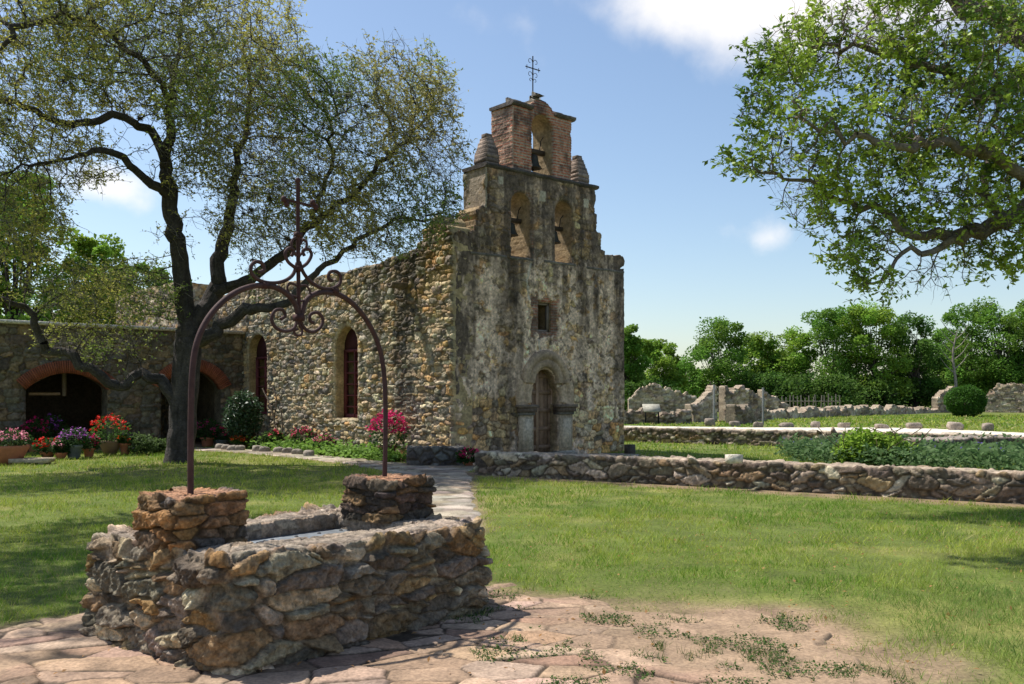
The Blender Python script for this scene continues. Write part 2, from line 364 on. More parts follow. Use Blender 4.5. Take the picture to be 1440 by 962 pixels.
def loopwall(name, c, D, a, b, H, st, mat, parent=None, res=.02, rim=None, down=0.0, r=.1, er=.06, hfn=None, z0=0.0, topcol=None, topf=.8, topflat=.5, wob=.02, base_off=0.0, bend=None):
    D = np.asarray(D, float)[:2]; D = D / np.linalg.norm(D); Nn = np.array([-D[1], D[0]])
    p, n = rrect(0, 0, D, a, b, r, res)
    if rim is None: rim = b
    inner = np.stack([np.clip(p[:, 0], -(a - rim), a - rim), np.clip(p[:, 1], -(b - rim), b - rim)], 1)
    seg = np.r_[0, np.cumsum(np.linalg.norm(np.diff(p, axis=0), axis=1))]
    Lt = seg[-1]; nu = int(Lt / res) + 1; uu = np.linspace(0, Lt, nu)
    ip = lambda A: np.stack([np.interp(uu, seg, A[:, k]) for k in range(A.shape[1])], 1)
    Pp, Nm, In = ip(p), ip(n), ip(inner)
    wtop = rim - er; arc = er * 1.5708
    Lv = (H - er) + arc + wtop + down; nv = int(Lv / res) + 1; vv = np.linspace(0, Lv, nv)
    th = np.clip((vv - (H - er)) / arc, 0, 1) * np.pi / 2
    z = np.minimum(vv, H - er) + er * np.sin(th) - np.clip(vv - (Lv - down), 0, None)
    o = er * (1 - np.cos(th)) + np.clip(vv - (H - er) - arc, 0, wtop)
    f = o / rim
    U, V = np.meshgrid(uu, vv)
    Hh, C, mo = masonry(U, V, st)
    ton = ss(np.pi * .3, np.pi / 2, th)[:, None] + 0 * U
    if topcol is not None:
        k = fbm(U * 9, V * 9, 0, 77, 5, .6)
        C = mixc(C, np.asarray(topcol) * (.55 + .9 * k)[..., None], ton * topf)
    Hh = Hh * (1 - ton * (1 - topflat))
    fade = np.ones(nv)
    if down == 0: fade = 1 - ss(.8, 1., f)
    Hh = Hh * fade[:, None]
    XY = Pp[None] * (1 - f[:, None, None]) + In[None] * f[:, None, None]
    nx = Nm[None] * np.cos(th)[:, None, None]; nz = np.sin(th)[:, None] + 0 * U
    dn = np.clip((vv - (Lv - down)) / .02, 0, 1)[:, None] if down > 0 else 0 * U
    XY = XY + nx * (Hh * 1)[..., None] * 1.0
    if down > 0: XY = XY - Nm[None] * (Hh * dn * .7)[..., None]
    sl = base_off * (1 - np.clip(z / H, 0, 1))
    XY = XY + Nm[None] * sl[:, None, None]
    Z = z[:, None] + nz * Hh * (1 - (dn if down > 0 else 0)) + wob * (fbm(XY[..., 0] * 2.2 + 9, XY[..., 1] * 2.2, 0, 31, 3) - .5) * 2 * np.clip(z / H, 0, 1)[:, None]
    if bend: XY = np.stack([XY[..., 0], XY[..., 1] + bend(XY[..., 0])], -1)
    W = np.asarray(c)[:2] + XY[..., 0:1] * D + XY[..., 1:2] * Nn
    if hfn is not None: Z = Z + hfn(W[..., 0], W[..., 1]) * np.clip(z / H, 0, 1)[:, None]
    P = np.concatenate([W, (Z + z0)[..., None]], -1)
    mb = MB(); mb.add(P.reshape(-1, 3), grid_faces(nu, nv), C.reshape(-1, 3))
    return mb.build(name, mat, parent, smooth=True)

# rect / circle signed distances in (u, v)
def sbox(U, V, a, b, c, d):
    qx = np.abs(U - (a + b) / 2) - (b - a) / 2; qy = np.abs(V - (c + d) / 2) - (d - c) / 2
    return np.hypot(np.maximum(qx, 0), np.maximum(qy, 0)) + np.minimum(np.maximum(qx, qy), 0)
def scirc(U, V, x, y, r): return np.hypot(U - x, V - y) - r
def sarch(U, V, a, b, c, spring, rise=None):
    """opening with arch top from u=a..b, v=c..spring + (rise)"""
    hw = (b - a) / 2; rise = hw if rise is None else rise
    Rr = (hw * hw + rise * rise) / (2 * rise); cy = spring + rise - Rr
    top = np.maximum(scirc(U, V, (a + b) / 2, cy, Rr), sbox(U, V, a, b, spring - .01, spring + rise + 1))
    return np.minimum(sbox(U, V, a, b, c, spring), top)
def spoly(X, Y, poly):
    poly = np.asarray(poly, float); n = len(poly); dmin = np.full(X.shape, 1e9); ins = np.zeros(X.shape, bool)
    for i in range(n):
        x1, y1 = poly[i][:2]; x2, y2 = poly[(i + 1) % n][:2]
        ex, ey = x2 - x1, y2 - y1; t = np.clip(((X - x1) * ex + (Y - y1) * ey) / (ex * ex + ey * ey + 1e-12), 0, 1)
        dmin = np.minimum(dmin, np.hypot(X - x1 - t * ex, Y - y1 - t * ey))
        c = ((y1 > Y) != (y2 > Y)) & (X < (x2 - x1) * (Y - y1) / (y2 - y1 + 1e-12) + x1); ins ^= c
    return np.where(ins, -dmin, dmin)
def sline(X, Y, pts):
    d = np.full(X.shape, 1e9)
    for (x1, y1, w1), (x2, y2, w2) in zip(pts[:-1], pts[1:]):
        ex, ey = x2 - x1, y2 - y1; t = np.clip(((X - x1) * ex + (Y - y1) * ey) / (ex * ex + ey * ey), 0, 1)
        d = np.minimum(d, np.hypot(X - x1 - t * ex, Y - y1 - t * ey) - (w1 + (w2 - w1) * t))
    return d

# ---------------------------------------------------------------- layout of the place
FD = np.array([.751, .660, 0]); FD /= np.linalg.norm(FD)          # along the facade, to the right
FN = np.array([FD[1], -FD[0], 0])                                 # out of the facade
SD = -FN                                                          # along the side wall, away from the facade
SN = -FD                                                          # out of the side wall
P0 = np.array([(637 - CX) / F * 23.3, 23.3, 0])                   # near corner of the church
FL = 6.38
def on_plane(px, py, O, D):
    # intersection of the sight line with the vertical plane through O along D -> (u, z)
    k = (px - CX) / F; u = (k * O[1] - O[0]) / (D[0] - k * D[1]); Y = O[1] + u * D[1]
    return u, CAMH + (HY - py) / F * Y
ARC_T = 11.75
AC = P0 + SD * ARC_T                                              # where the arcade wall meets the side wall
AD = -FD; AN = FN
WD = np.array([.643, .766, 0]); WD /= np.linalg.norm(WD); WN = np.array([WD[1], -WD[0], 0])
WA = np.array([-1.66, 5.43, 0]); WL = 2.27; WW = 1.70
WC = WA + WD * WL / 2 - WN * WW / 2

pave_poly = [G(*q) for q in [(-900, 1100), (-300, 925), (0, 886), (60, 872), (125, 864), (330, 835), (560, 815), (690, 824), (780, 836), (900, 851), (1000, 856), (1090, 862), (1170, 885), (1230, 920), (1275, 965), (1400, 1400), (1400, 2600), (-1500, 2600)]]
path_pts = [(*G(*q)[:2], w_) for q, w_ in [((618, 745), .55), ((620, 700), .55), ((612, 672), .75), ((590, 660), .8), ((520, 652), .6), ((440, 643), .5), ((360, 636), .5), ((285, 632), .5), ((200, 629), .5)]]
path2 = [(*G(*q)[:2], w_) for q, w_ in [((600, 662), .9), ((650, 657), .7), ((690, 648), .8), ((760, 642), 1.0), ((870, 640), .6)]]
road_pts = [(*G(*q)[:2], w_) for q, w_ in [((700, 600), 3.2), ((880, 602), 3.2), ((1050, 604.5), 3.2), ((1250, 605), 3.4), ((1400, 612), 3.0), ((1500, 625), 4.0), ((1700, 640), 4.0)]]
def church_mask(X, Y):
    a = (X - P0[0]) * FD[0] + (Y - P0[1]) * FD[1]; b = (X - P0[0]) * SD[0] + (Y - P0[1]) * SD[1]
    ch = sbox(a, b, 0, FL, 0, 24); ar = sbox(a, b, -12, 0, ARC_T, 24)
    return np.minimum(ch, ar)
fw0 = G(667, 667); fw1 = G(1440, 709); fwd = (fw1 - fw0) / np.linalg.norm(fw1 - fw0)

# ---------------------------------------------------------------- ground
def axis(lo, hi, step, far):
    a = list(np.arange(lo, hi, step)); s = step
    x = hi
    while x < far: s *= 1.25; a.append(x); x += s
    a.append(far); s = step; x = lo; pre = []
    while x > -far: s *= 1.25; x -= s; pre.append(x)
    return np.array(pre[::-1] + a)
gx = axis(-20, 22, .13, 1500); gy = axis(3, 42, .13, 1500)
GX, GY = np.meshgrid(gx, gy)
sp = spoly(GX, GY, pave_poly); dp = np.minimum(sline(GX, GY, path_pts), sline(GX, GY, path2)); dr = sline(GX, GY, road_pts)
n1 = fbm(GX * .35, GY * .35, 0, 4, 4); n2 = fbm(GX * 1.6, GY * 1.6, 0, 6, 4); n3 = fbm(GX * 4, GY * 4, 0, 8, 3)
gc = np.array(S2L(94, 106, 44)) * (.75 + .5 * n2)[..., None]
gc = mixc(gc, S2L(142, 132, 78) + 0 * gc, ss(.48, .72, n1 * .5 + n2 * .5) * .55)
soil = S2L(138, 116, 92)
fwq = (GX - fw0[0]) * fwd[0] + (GY - fw0[1]) * fwd[1]; fwr = (GX - fw0[0]) * -fwd[1] + (GY - fw0[1]) * fwd[0]
wallsoil = (1 - ss(.25, .6 + .5 * n3, np.abs(fwr + .15))) * (fwq > -.5)
cm = church_mask(GX, GY)
bed = (1 - ss(.5, 1.3, cm)) * ((GX < -.5))
tsoil = 1 - ss(.5, 1.6, np.hypot(GX + 8.3, GY - 23.2) + n3)
edge = 1 - ss(.0, .22, np.minimum(sp, dp) + (n3 - .5) * .3)
ms = np.clip(wallsoil * .9 + bed + edge * .7 + tsoil * .5, 0, 1)
gc = mixc(gc, soil * (.6 + .7 * n3)[..., None], ms)
bare = ss(.9, -.2, sp + (n2 - .5) * 1.5) * ss(1.2, 2.6, GX + .35 * (GY - 6)) * ss(8.6, 7.4, GY); gc = mixc(gc, S2L(158, 130, 108) * (.75 + .5 * n3)[..., None], bare * .85)
GZ = np.zeros(GX.shape)
MB().add(np.stack([GX, GY, GZ], -1).reshape(-1, 3), grid_faces(len(gx), len(gy)), gc.reshape(-1, 3)).build('ground', M_soil)
finish(bpy.data.objects['ground'], kind='structure')

# flagstone paving and bare earth in front of the well
ST_flag = dict(vor=.36, w=(.22, .66), h=(.16, .30), depth=.018, gap=.045, round=.05, dome=0, warp=.10, p=2.0, jit=.9, big=.0, seed=5, rough=.5, lich=.2,
               lichen=S2L(120, 100, 90), pal=[(S2L(172, 144, 122), 5), (S2L(164, 134, 112), 4), (S2L(178, 152, 132), 3), (S2L(152, 126, 106), 2)],
               mortar=S2L(66, 54, 42), mfac=.95)
nu, nv = 640, 430
U, V = np.meshgrid(np.linspace(-5.2, 4.2, nu), np.linspace(3.0, 9.0, nv))
cr, sr = math.cos(.35), math.sin(.35)
Hh, C, mo = masonry(U, V, ST_flag)
dirt = ss(.35, 1.2, U + .35 * (V - 6) + (fbm(U * 1.5, V * 1.5, 0, 3, 4) - .5) * 1.8)
dirt = np.maximum(dirt, .9 * ss(.56, .64, fbm(U * .9 + 3, V * .9, 0, 13, 4)) * (U < -1.2))
dz = (fbm(U * 3, V * 3, 0, 15, 5) - .5) * .03 + .006
Hh = Hh * (1 - dirt) + dz * dirt
dc = S2L(162, 136, 112) * (.72 + .56 * fbm(U * 5, V * 5, 0, 19, 5, .6))[..., None]
C = C * (.8 + .4 * fbm(U * 2, V * 2, 0, 51, 5, .6))[..., None]
C = mixc(C, dc, dirt) * np.array([.86, .86, .82])
s_ = spoly(U, V, pave_poly) + (fbm(U * 2.5, V * 2.5, 0, 23, 4) - .5) * .25
s_ = s_ + dirt * (fbm(U * 1.7, V * 1.7, 0, 29, 4) - .42) * .9
Z = Hh + .012 - ss(-.10, .04, s_) * .06
mk = (s_ < .08); mk = mk[:-1, :-1] & mk[1:, 1:]
MB().add(np.stack([U, V, Z], -1).reshape(-1, 3), grid_faces(nu, nv, mk), C.reshape(-1, 3)).build('paving', M_pave, smooth=True)
finish(bpy.data.objects['paving'], kind='structure')

# garden path and far road
def strip(name, pts, st, res, cc, zz=.012, xr=None, yr=None, edge_noise=.25):
    nu = int((xr[1] - xr[0]) / res); nv = int((yr[1] - yr[0]) / res)
    U, V = np.meshgrid(np.linspace(*xr, nu), np.linspace(*yr, nv))
    s_ = (np.minimum.reduce([sline(U, V, p) for p in pts])) + (fbm(U * 2, V * 2, 0, 41, 4) - .5) * edge_noise
    if st: Hh, C, mo = masonry(U, V, st)
    else: Hh = (fbm(U, V, 0, 2, 3) - .5) * .02; C = np.asarray(cc) * (.85 + .3 * fbm(U * 1.5, V * 1.5, 0, 3, 4))[..., None]
    Z = Hh + zz - ss(-.08, .05, s_) * .06
    mk = (s_ < .1); mk = mk[:-1, :-1] & mk[1:, 1:]
    o = MB().add(np.stack([U, V, Z], -1).reshape(-1, 3), grid_faces(nu, nv, mk), C.reshape(-1, 3)).build(name, M_pave, smooth=True)
    return finish(o, kind='structure')
ST_path = dict(ST_flag, seed=8, w=(.3, .8), h=(.3, .5), pal=[(S2L(160, 148, 130), 3), (S2L(146, 132, 114), 2), (S2L(170, 158, 140), 2)], mortar=S2L(110, 100, 84))
strip('garden_path', [path_pts, path2], ST_path, .045, None, xr=(-16, 4), yr=(9.5, 31))
strip('gravel_road', [road_pts], None, .3, S2L(214, 204, 184), xr=(-6, 60), yr=(18, 56), zz=.02, edge_noise=.8)

# ---------------------------------------------------------------- the well
lime_pal = [(np.array(c_) * [1.06, 1.0, .88], w_) for c_, w_ in [(S2L(158, 148, 134), 6), (S2L(122, 114, 104), 4), (S2L(178, 152, 116), 3), (S2L(168, 136, 96), 1.1), (S2L(208, 192, 168), 3), (S2L(156, 130, 104), 2)]]
ST_well = dict(pit=.028, mfill=.16, pow=1, extra=[(3.14, .545, .25, .10), (3.26, .385, .30, .075), (2.74, .43, .09, .15), (3.3, .20, .22, .09), (4.15, .36, .24, .062), (4.85, .30, .13, .12), (4.98, .56, .20, .075), (4.0, .53, .17, .05), (3.95, .13, .16, .11), (3.0, .10, .12, .10), (3.72, .40, .09, .10), (1.9, .42, .16, .12), (1.6, .2, .2, .1), (2.3, .36, .12, .08)], w=(.09, .46), h=(.045, .15), depth=.080, gap=.10, round=.11, dome=.05, warp=.30, p=3.2, jit=.9, big=.12, seed=24, rough=.8, lich=.45,
               lichen=S2L(86, 82, 76), pal=lime_pal, mortar=S2L(150, 132, 112), mfac=.7)
well = thing('stone_well', WC, 'low rectangular rubble stone well in the foreground with a pier at each end', 'well')
def well_h(x, y):
    d = np.hypot(x - WA[0] - .1, y - WA[1] - .2)
    return .06 * np.exp(-(d / .45) ** 2)
loopwall('rim_wall', WC, WD, WL / 2, WW / 2, .655, ST_well, M_well, well, res=.0085, rim=.40, down=.16, r=.13, er=.045, hfn=well_h,
         topcol=S2L(178, 160, 142), topf=.72, topflat=.30, wob=.02, base_off=.03)
mb = MB(); mb.box(WC + np.array([0, 0, .545]), WD, WN, (0, 0, 1), WL / 2 - .38, WW / 2 - .38, .015, S2L(118, 124, 130))
for i in range(7):
    for j in range(3):
        q = WC + WD * (-.66 + .22 * i) + WN * (-.3 + .3 * j); mb.lathe([(.0, .012), (.012, .010), (.018, .0)], q + np.array([0, 0, .559]), 8, S2L(70, 70, 72))
mb.build('metal_cover', M_iron, well)
ST_pier = dict(ST_well, extra=[], w=(.10, .34), h=(.06, .12), depth=.055, seed=33, big=.2, lich=.35, pal=[(S2L(176, 132, 84), 4), (S2L(160, 124, 88), 3), (S2L(140, 116, 92), 2), (S2L(120, 108, 98), 2)], mortar=S2L(96, 78, 60), jit=.3)
PA = np.array([(268 - CX) / F * 6.17, 6.17, 1.0]); PB = np.array([(541 - CX) / F * 7.67, 7.67, 1.0])
for k, (pp, sx) in enumerate(((PA, .24), (PB, .25))):
    loopwall('pier', pp + (WN * .02 if k == 0 else WN * .04), WD, sx, sx + .01, (.34, .31)[k], dict(ST_pier, seed=33 + k * 9, **({} if k == 0 else dict(h=(.05, .085), pal=[(S2L(150, 118, 84), 3), (S2L(112, 94, 80), 4), (S2L(90, 78, 70), 3)]))), M_well, well,
             res=.008, rim=sx - .01, r=.05, er=.02, z0=.655, topcol=S2L(196, 146, 112), topf=.8, topflat=.25, wob=.012)

# iron arch
ID = (PB - PA); IL = np.linalg.norm(ID); ID = ID / IL; IN_ = np.array([ID[1], -ID[0], 0])
def ip3(px, py):
    u, z = on_plane(px, py, PA, ID); return PA + ID * u + np.array([0, 0, z - PA[2]])
def spl(pts, n=8):
    p = np.array(pts, float); p = np.vstack([2 * p[0] - p[1], p, 2 * p[-1] - p[-2]]); o = []
    for i in range(1, len(p) - 2):
        for k in range(n):
            t = k / n
            o.append(.5 * ((2 * p[i]) + (-p[i - 1] + p[i + 1]) * t + (2 * p[i - 1] - 5 * p[i] + 4 * p[i + 1] - p[i + 2]) * t * t + (-p[i - 1] + 3 * p[i] - 3 * p[i + 1] + p[i + 2]) * t ** 3))
    o.append(p[-2]); return np.array(o)
rust = S2L(76, 54, 52); rust2 = S2L(72, 46, 43)
arch = thing('iron_arch', (PA + PB) / 2, 'rusty wrought iron arch with scrolls and a cross standing on the stone well', 'arch')
def iron(name, px, r, c=rust, n=8):
    P = np.array([ip3(*q) for q in spl(px)]); m = MB(); m.tube(P, r, n, c, flat=IN_); return m.build(name, M_iron, arch, smooth=(n > 6))
iron('arch_bar', [(268, 697), (268, 640), (268.5, 585), (270, 530), (275, 489), (287, 457), (306, 431), (330, 412), (358, 402), (383, 403), (403, 413), (415, 428), (420, 446)], .021)
iron('arch_bar', [(541, 670), (542, 620), (542, 570), (540, 525), (533, 488), (519, 456), (500, 431), (480, 416), (460, 411), (442, 414), (430, 424), (423, 446)], .021)
iron('lower_scroll', [(420, 446), (413, 462), (400, 466), (387, 460), (382, 448), (387, 437), (397, 436), (401, 444), (395, 449)], .013)
iron('lower_scroll', [(421, 446), (427, 460), (438, 467), (450, 461), (454, 449), (447, 440), (437, 442), (436, 451), (441, 454)], .013)
iron('lower_scroll', [(420, 446), (421, 457), (425, 464), (423, 471), (416, 471), (414, 465), (419, 463)], .010)
iron('upper_scroll', [(418, 370), (412, 386), (400, 395), (383, 398), (366, 395), (355, 386), (353, 375), (360, 368), (369, 371), (371, 380), (364, 383)], .014)
iron('upper_scroll', [(421, 368), (427, 384), (438, 397), (452, 405), (466, 406), (477, 400), (479, 389), (473, 382), (464, 383), (462, 391), (467, 395)], .014)
iron('leaf_scroll', [(417, 378), (405, 368), (401, 356), (407, 349), (413, 353), (410, 360)], .013)
iron('leaf_scroll', [(421, 378), (432, 370), (438, 358), (433, 350), (426, 353), (428, 360)], .013)
iron('leaf_scroll', [(417, 360), (410, 347), (412, 337), (419, 334), (424, 339), (420, 345)], .011)
iron('leaf_scroll', [(421, 360), (430, 349), (431, 341), (425, 336)], .010)
iron('leaf_scroll', [(418, 402), (408, 398), (404, 405), (408, 414), (417, 418)], .009)
iron('leaf_scroll', [(422, 402), (431, 402), (436, 412), (431, 421), (422, 424)], .009)
iron('upright', [(419, 254), (419, 320), (419.5, 380), (420.5, 446)], .016, rust2)
iron('cross_arm', [(399, 280), (419, 285), (444, 291)], .012, rust2, 4)
for q in ((419, 254), (399, 280), (444, 291), (403, 286), (440, 285)):
    m = MB(); rock(m, ip3(*q), (.022, .022, .026), 3, rust2, 2, .05, 0); m.build('finial', M_iron, arch, True)
for q, s_ in (((420, 447), .03), ((419.5, 378), .024), ((470, 409), .026), ((372, 402), .026), ((419, 330), .022)):
    m = MB(); m.box(ip3(*q), ID, IN_, (0, 0, 1), s_ * 1.1, s_ * 1.0, s_ * .8, rust2); m.build('collar', M_iron, arch)

# ---------------------------------------------------------------- church
tan_pal = [(S2L(190, 168, 132), 4), (S2L(172, 150, 118), 4), (S2L(192, 156, 104), 2), (S2L(156, 146, 130), 4), (S2L(212, 196, 166), 3), (S2L(124, 116, 106), 2)]
ST_side = dict(w=(.10, .42), h=(.06, .16), depth=.075, gap=.13, round=.22, warp=.22, p=3, jit=.45, big=.16, seed=51, rough=.42, lich=.35, lichen=S2L(92, 84, 74), pal=tan_pal, mortar=S2L(104, 90, 72), mfac=.75)
church = thing('mission_church', P0 + FD * 3.2, 'old stone mission church with a pale weathered front and an open three-arch bell gable', 'church')
def streaks(U, V, s, f=1.0):
    return fbm(U * 2.2 * f, V * .22, 0, s, 4, .6)
ops = dict(ul=(2.70, 3.50), bl=(1.93, 2.62), br=(3.54, 4.20))
def door_open(U, V):
    a = sbox(U, V, 2.67, 3.63, -.1, 1.42)
    b = np.minimum(scirc(U, V, 3.15, 1.62, .55), sbox(U, V, 2.62, 3.68, 1.42, 1.75))
    b = np.maximum(b, sbox(U, V, 2.5, 3.8, 1.42, 2.0))
    c = np.maximum(scirc(U, V, 3.15, 1.98, .40), sbox(U, V, 2.5, 3.8, 1.7, 3))
    return np.minimum(np.minimum(a, b), c)
def fac_sdf(U, V):
    w_ = (fbm(U * 4, V * 4, 0, 61, 4) - .5) * (.09 + .12 * ss(5, 5.6, V) * ss(7.7, 7.3, V)) + (fbm(np.floor(V / .16), V * 0, 0, 62, 1) - .5) * .07 * (V > 5.6) * (V < 7.5)
    s = sbox(U, V, 0.02, FL, -.3, 5.42)
    s = np.minimum(s, sbox(U, V, 1.07, 5.12, 5, 7.62)); s = np.minimum(s, sbox(U, V, 2.0, 4.2, 7.3, 9.38))
    s = np.minimum(s, scirc(U, V, 3.1, 9.06, .62))
    s = np.minimum(s, scirc(U, V, 6.14, 5.62, .235)); s = np.minimum(s, sbox(U, V, 5.5, 6.2, 5.3, 5.72))
    s = np.minimum(s, scirc(U, V, .26, 5.62, .235)); s = np.minimum(s, sbox(U, V, .2, .9, 5.3, 5.72))
    # scrolled shoulders beside the bell tier
    s = np.minimum(s, np.maximum(sbox(U, V, .45, 1.3, 5.3, 6.5), (V - 5.72) - (np.round(U / .2) * .2 - .45) * 1.15))
    s = np.minimum(s, scirc(U, V, .98, 6.30, .2))
    s = np.minimum(s, np.maximum(sbox(U, V, 4.9, 5.9, 5.3, 7.2), (V - 5.66) - (5.72 - np.round(U / .17) * .17) ** 2.0 * 3.2))
    s = s + w_
    for k in ('bl', 'br'): s = np.maximum(s, -sarch(U, V, ops[k][0], ops[k][1], 5.36, 6.74))
    s = np.maximum(s, -sarch(U, V, ops['ul'][0], ops['ul'][1], 7.66, 8.92))
    s = np.maximum(s, -sbox(U, V, 2.93, 3.42, 3.40, 4.20))
    return np.maximum(s, -door_open(U, V))
def fac_col(U, V, C, Hh):
    pl_n = fbm(U * .9, V * .7, 0, 71, 5, .6)
    low = ss(1.9, .3, V) * .30 + ss(3.4, 2.0, V) * .08; right = ss(4.2, 5.6, U) * ss(2.2, .6, V) * .25
    pl = ss(.40, .52, pl_n - low * .55 - right + .10)                       # 1 = plaster left
    pl = pl * (1 - ss(.53, .60, fbm(U * 4.5, V * 4.5, 0, 72, 5, .6)) * .85)
    pl = pl * (V < 5.5) + (V >= 5.5) * pl * .75
    pc = S2L(164, 150, 136) * (.72 + .56 * fbm(U * 3, V * 3, 0, 73, 5, .65))[..., None]
    st_ = streaks(U, V, 74)
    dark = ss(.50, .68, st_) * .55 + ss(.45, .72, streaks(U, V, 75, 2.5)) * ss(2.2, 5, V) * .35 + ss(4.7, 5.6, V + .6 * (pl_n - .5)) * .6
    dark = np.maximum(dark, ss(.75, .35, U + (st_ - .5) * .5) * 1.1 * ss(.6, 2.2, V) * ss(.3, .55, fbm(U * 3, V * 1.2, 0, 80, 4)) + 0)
    dark = np.maximum(dark, .85 * ss(.45, .1, np.abs(U - 1.9 - .08 * np.sin(V * 3))) * ss(2.6, 4.6, V))
    dark = np.maximum(dark, .7 * ss(.35, .1, np.abs(U - 4.6 - .08 * np.sin(V * 2))) * ss(1.6, 4.2, V))
    dark = np.maximum(dark, .8 * ss(.16, .03, np.abs(U - 2.28)) * ss(3.9, 5.0, V)); dark = np.maximum(dark, .8 * ss(.2, .05, np.abs(U - 3.9)) * ss(3.3, 5.0, V)); dark = np.maximum(dark, .75 * ss(.2, .05, np.abs(U - 5.15)) * ss(2.3, 4.6, V))
    dark = np.maximum(dark, .7 * ss(5.6, 6.2, U + (st_ - .5) * .8) * ss(.8, 2.6, V))
    dark = np.clip(dark * (.35 + 1.4 * fbm(U * 6, V * 2.4, 0, 76, 5, .72)) * .98, 0, .9)
    # pale lime runs
    lite = ss(.055, .0, np.abs(U - 2.5 - .10 * (fbm(V * 1.7, V * 0, 0, 5, 3) - .5) * 4)) * ((V > 4.2) & (V < 5.25)) + ss(.05, .0, np.abs(U - 3.0 - .3 * (fbm(V * 2.3, V * 0, 0, 6, 3) - .5))) * ((V > 2.85) & (V < 3.35))
    C2 = C * np.array([1.03, .93, .84]) * .86
    out_ = mixc(C2 * 1.7 * np.array([1.06, 1, .92]), pc * 1.95 * np.array([1.13, 1.0, .91]), pl)
    mot = fbm(U * 11, V * 11, 0, 171, 4, .7); out_ = out_ * (.66 + .68 * ss(.25, .75, mot))[..., None] * (.8 + .4 * fbm(U * 24, V * 24, 0, 175, 2))[..., None]
    out_ = mixc(out_, S2L(60, 55, 50) + 0 * C, ss(.63, .70, fbm(U * 7.5, V * 7.5, 0, 172, 4, .6)) * .6)
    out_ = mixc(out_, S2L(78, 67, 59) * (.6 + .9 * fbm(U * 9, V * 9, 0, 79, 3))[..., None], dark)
    out_ = mixc(out_, S2L(205, 196, 182) + 0 * C, np.clip(lite, 0, 1) * .8)
    # small pale plaster squares on the bell tier
    for (a, b, r_) in ((1.55, 7.28, .07), (3.05, 7.08, .10), (4.75, 7.12, .09)):
        out_ = mixc(out_, S2L(190, 178, 158) + 0 * C, ss(r_ + .02, r_, np.maximum(np.abs(U - a), np.abs(V - b) * .8)))
    # brick areas: upper tier and round the window
    bn = ((np.floor(V / .075) % 2) * .5 + U / .25); row = V / .075; je = np.minimum(np.abs(row - np.round(row)) * .075, 9)
    bu = np.abs(bn - np.round(bn)) * .25
    brm = np.clip(ss(.012, .02, je) * ss(.008, .016, bu), 0, 1)
    bid = h3(np.floor(bn + .5), np.floor(row), np.floor(row) * 0, 5)
    bc = mixc(S2L(176, 158, 140) + 0 * C, (S2L(158, 82, 62)[None, None] * (1 - bid[..., None]) + S2L(200, 128, 98)[None, None] * bid[..., None]), brm)
    bd = ss(.42, .62, fbm(U * 1.4, V * 1.1, 0, 81, 5, .65)) * .75
    bc = mixc(bc, S2L(62, 56, 54) + 0 * C, bd)
    bz = np.maximum((V > 7.66) * 1.0, ss(.05, -.05, sbox(U, V, 2.72, 3.68, 3.3, 4.32) + (fbm(U * 6, V * 6, 0, 82, 3) - .5) * .5) * .9)
    bz = np.maximum(bz, ss(.06, .0, np.abs(sarch(U, V, *ops['bl'], 5.36, 6.74) - .07)) * (V > 5.2) * .6 * ss(.4, .6, fbm(U * 5, V * 5, 0, 83, 3)))
    out_ = mixc(out_, bc, bz)
    h2 = Hh * (1 - pl) * .75 + pl * (.035 + (fbm(U * 5, V * 5, 0, 84, 5, .6) - .5) * .03)
    hb = (brm * .014 + (bid - .5) * .012 - .01); h2 = h2 * (1 - bz) + hb * bz
    return out_, h2
ST_fac = dict(ST_side, w=(.16, .5), h=(.12, .26), seed=57, depth=.07)
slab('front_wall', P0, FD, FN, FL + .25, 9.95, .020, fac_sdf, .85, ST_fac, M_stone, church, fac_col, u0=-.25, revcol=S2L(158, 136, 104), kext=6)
# left flank faces of the two upper tiers
def flank(name, t, s0, s1, z0, z1, brick):
    def cf(U, V, C, Hh):
        if brick:
            bn = ((np.floor(V / .075) % 2) * .5 + U / .25); row = V / .075
            m_ = ss(.012, .02, np.abs(row - np.round(row)) * .075) * ss(.008, .016, np.abs(bn - np.round(bn)) * .25); bid = h3(np.floor(bn + .5), np.floor(row), row * 0, 7)
            c = mixc(S2L(190, 172, 150) + 0 * C, S2L(172, 92, 68)[None, None] * (1 - bid[..., None]) + S2L(206, 156, 126)[None, None] * bid[..., None], m_)
            c = mixc(c, S2L(90, 78, 72) + 0 * C, ss(.5, .7, fbm(U * 2, V * 1.5, 0, 5, 4)) * .6); return c, m_ * .014 + (bid - .5) * .014
        k = ss(.42, .58, fbm(U * 2, V * 2, 0, 9, 5, .6)); return mixc(S2L(164, 150, 132) * (.75 + .5 * fbm(U * 6, V * 6, 0, 2, 4))[..., None], C * .9, k), Hh * .6 * k + .02
    slab(name, P0 + FD * (t - .012), SD, SN, s1, z1, .03, None, .04, ST_fac, M_stone, church, cf, u0=s0, v0=z0, back=False, kext=1)
flank('tier_flank', 1.07, -.02, .87, 6.35, 7.6, False)
flank('tier_flank', 2.0, 0.0, .87, 7.64, 9.36, True)

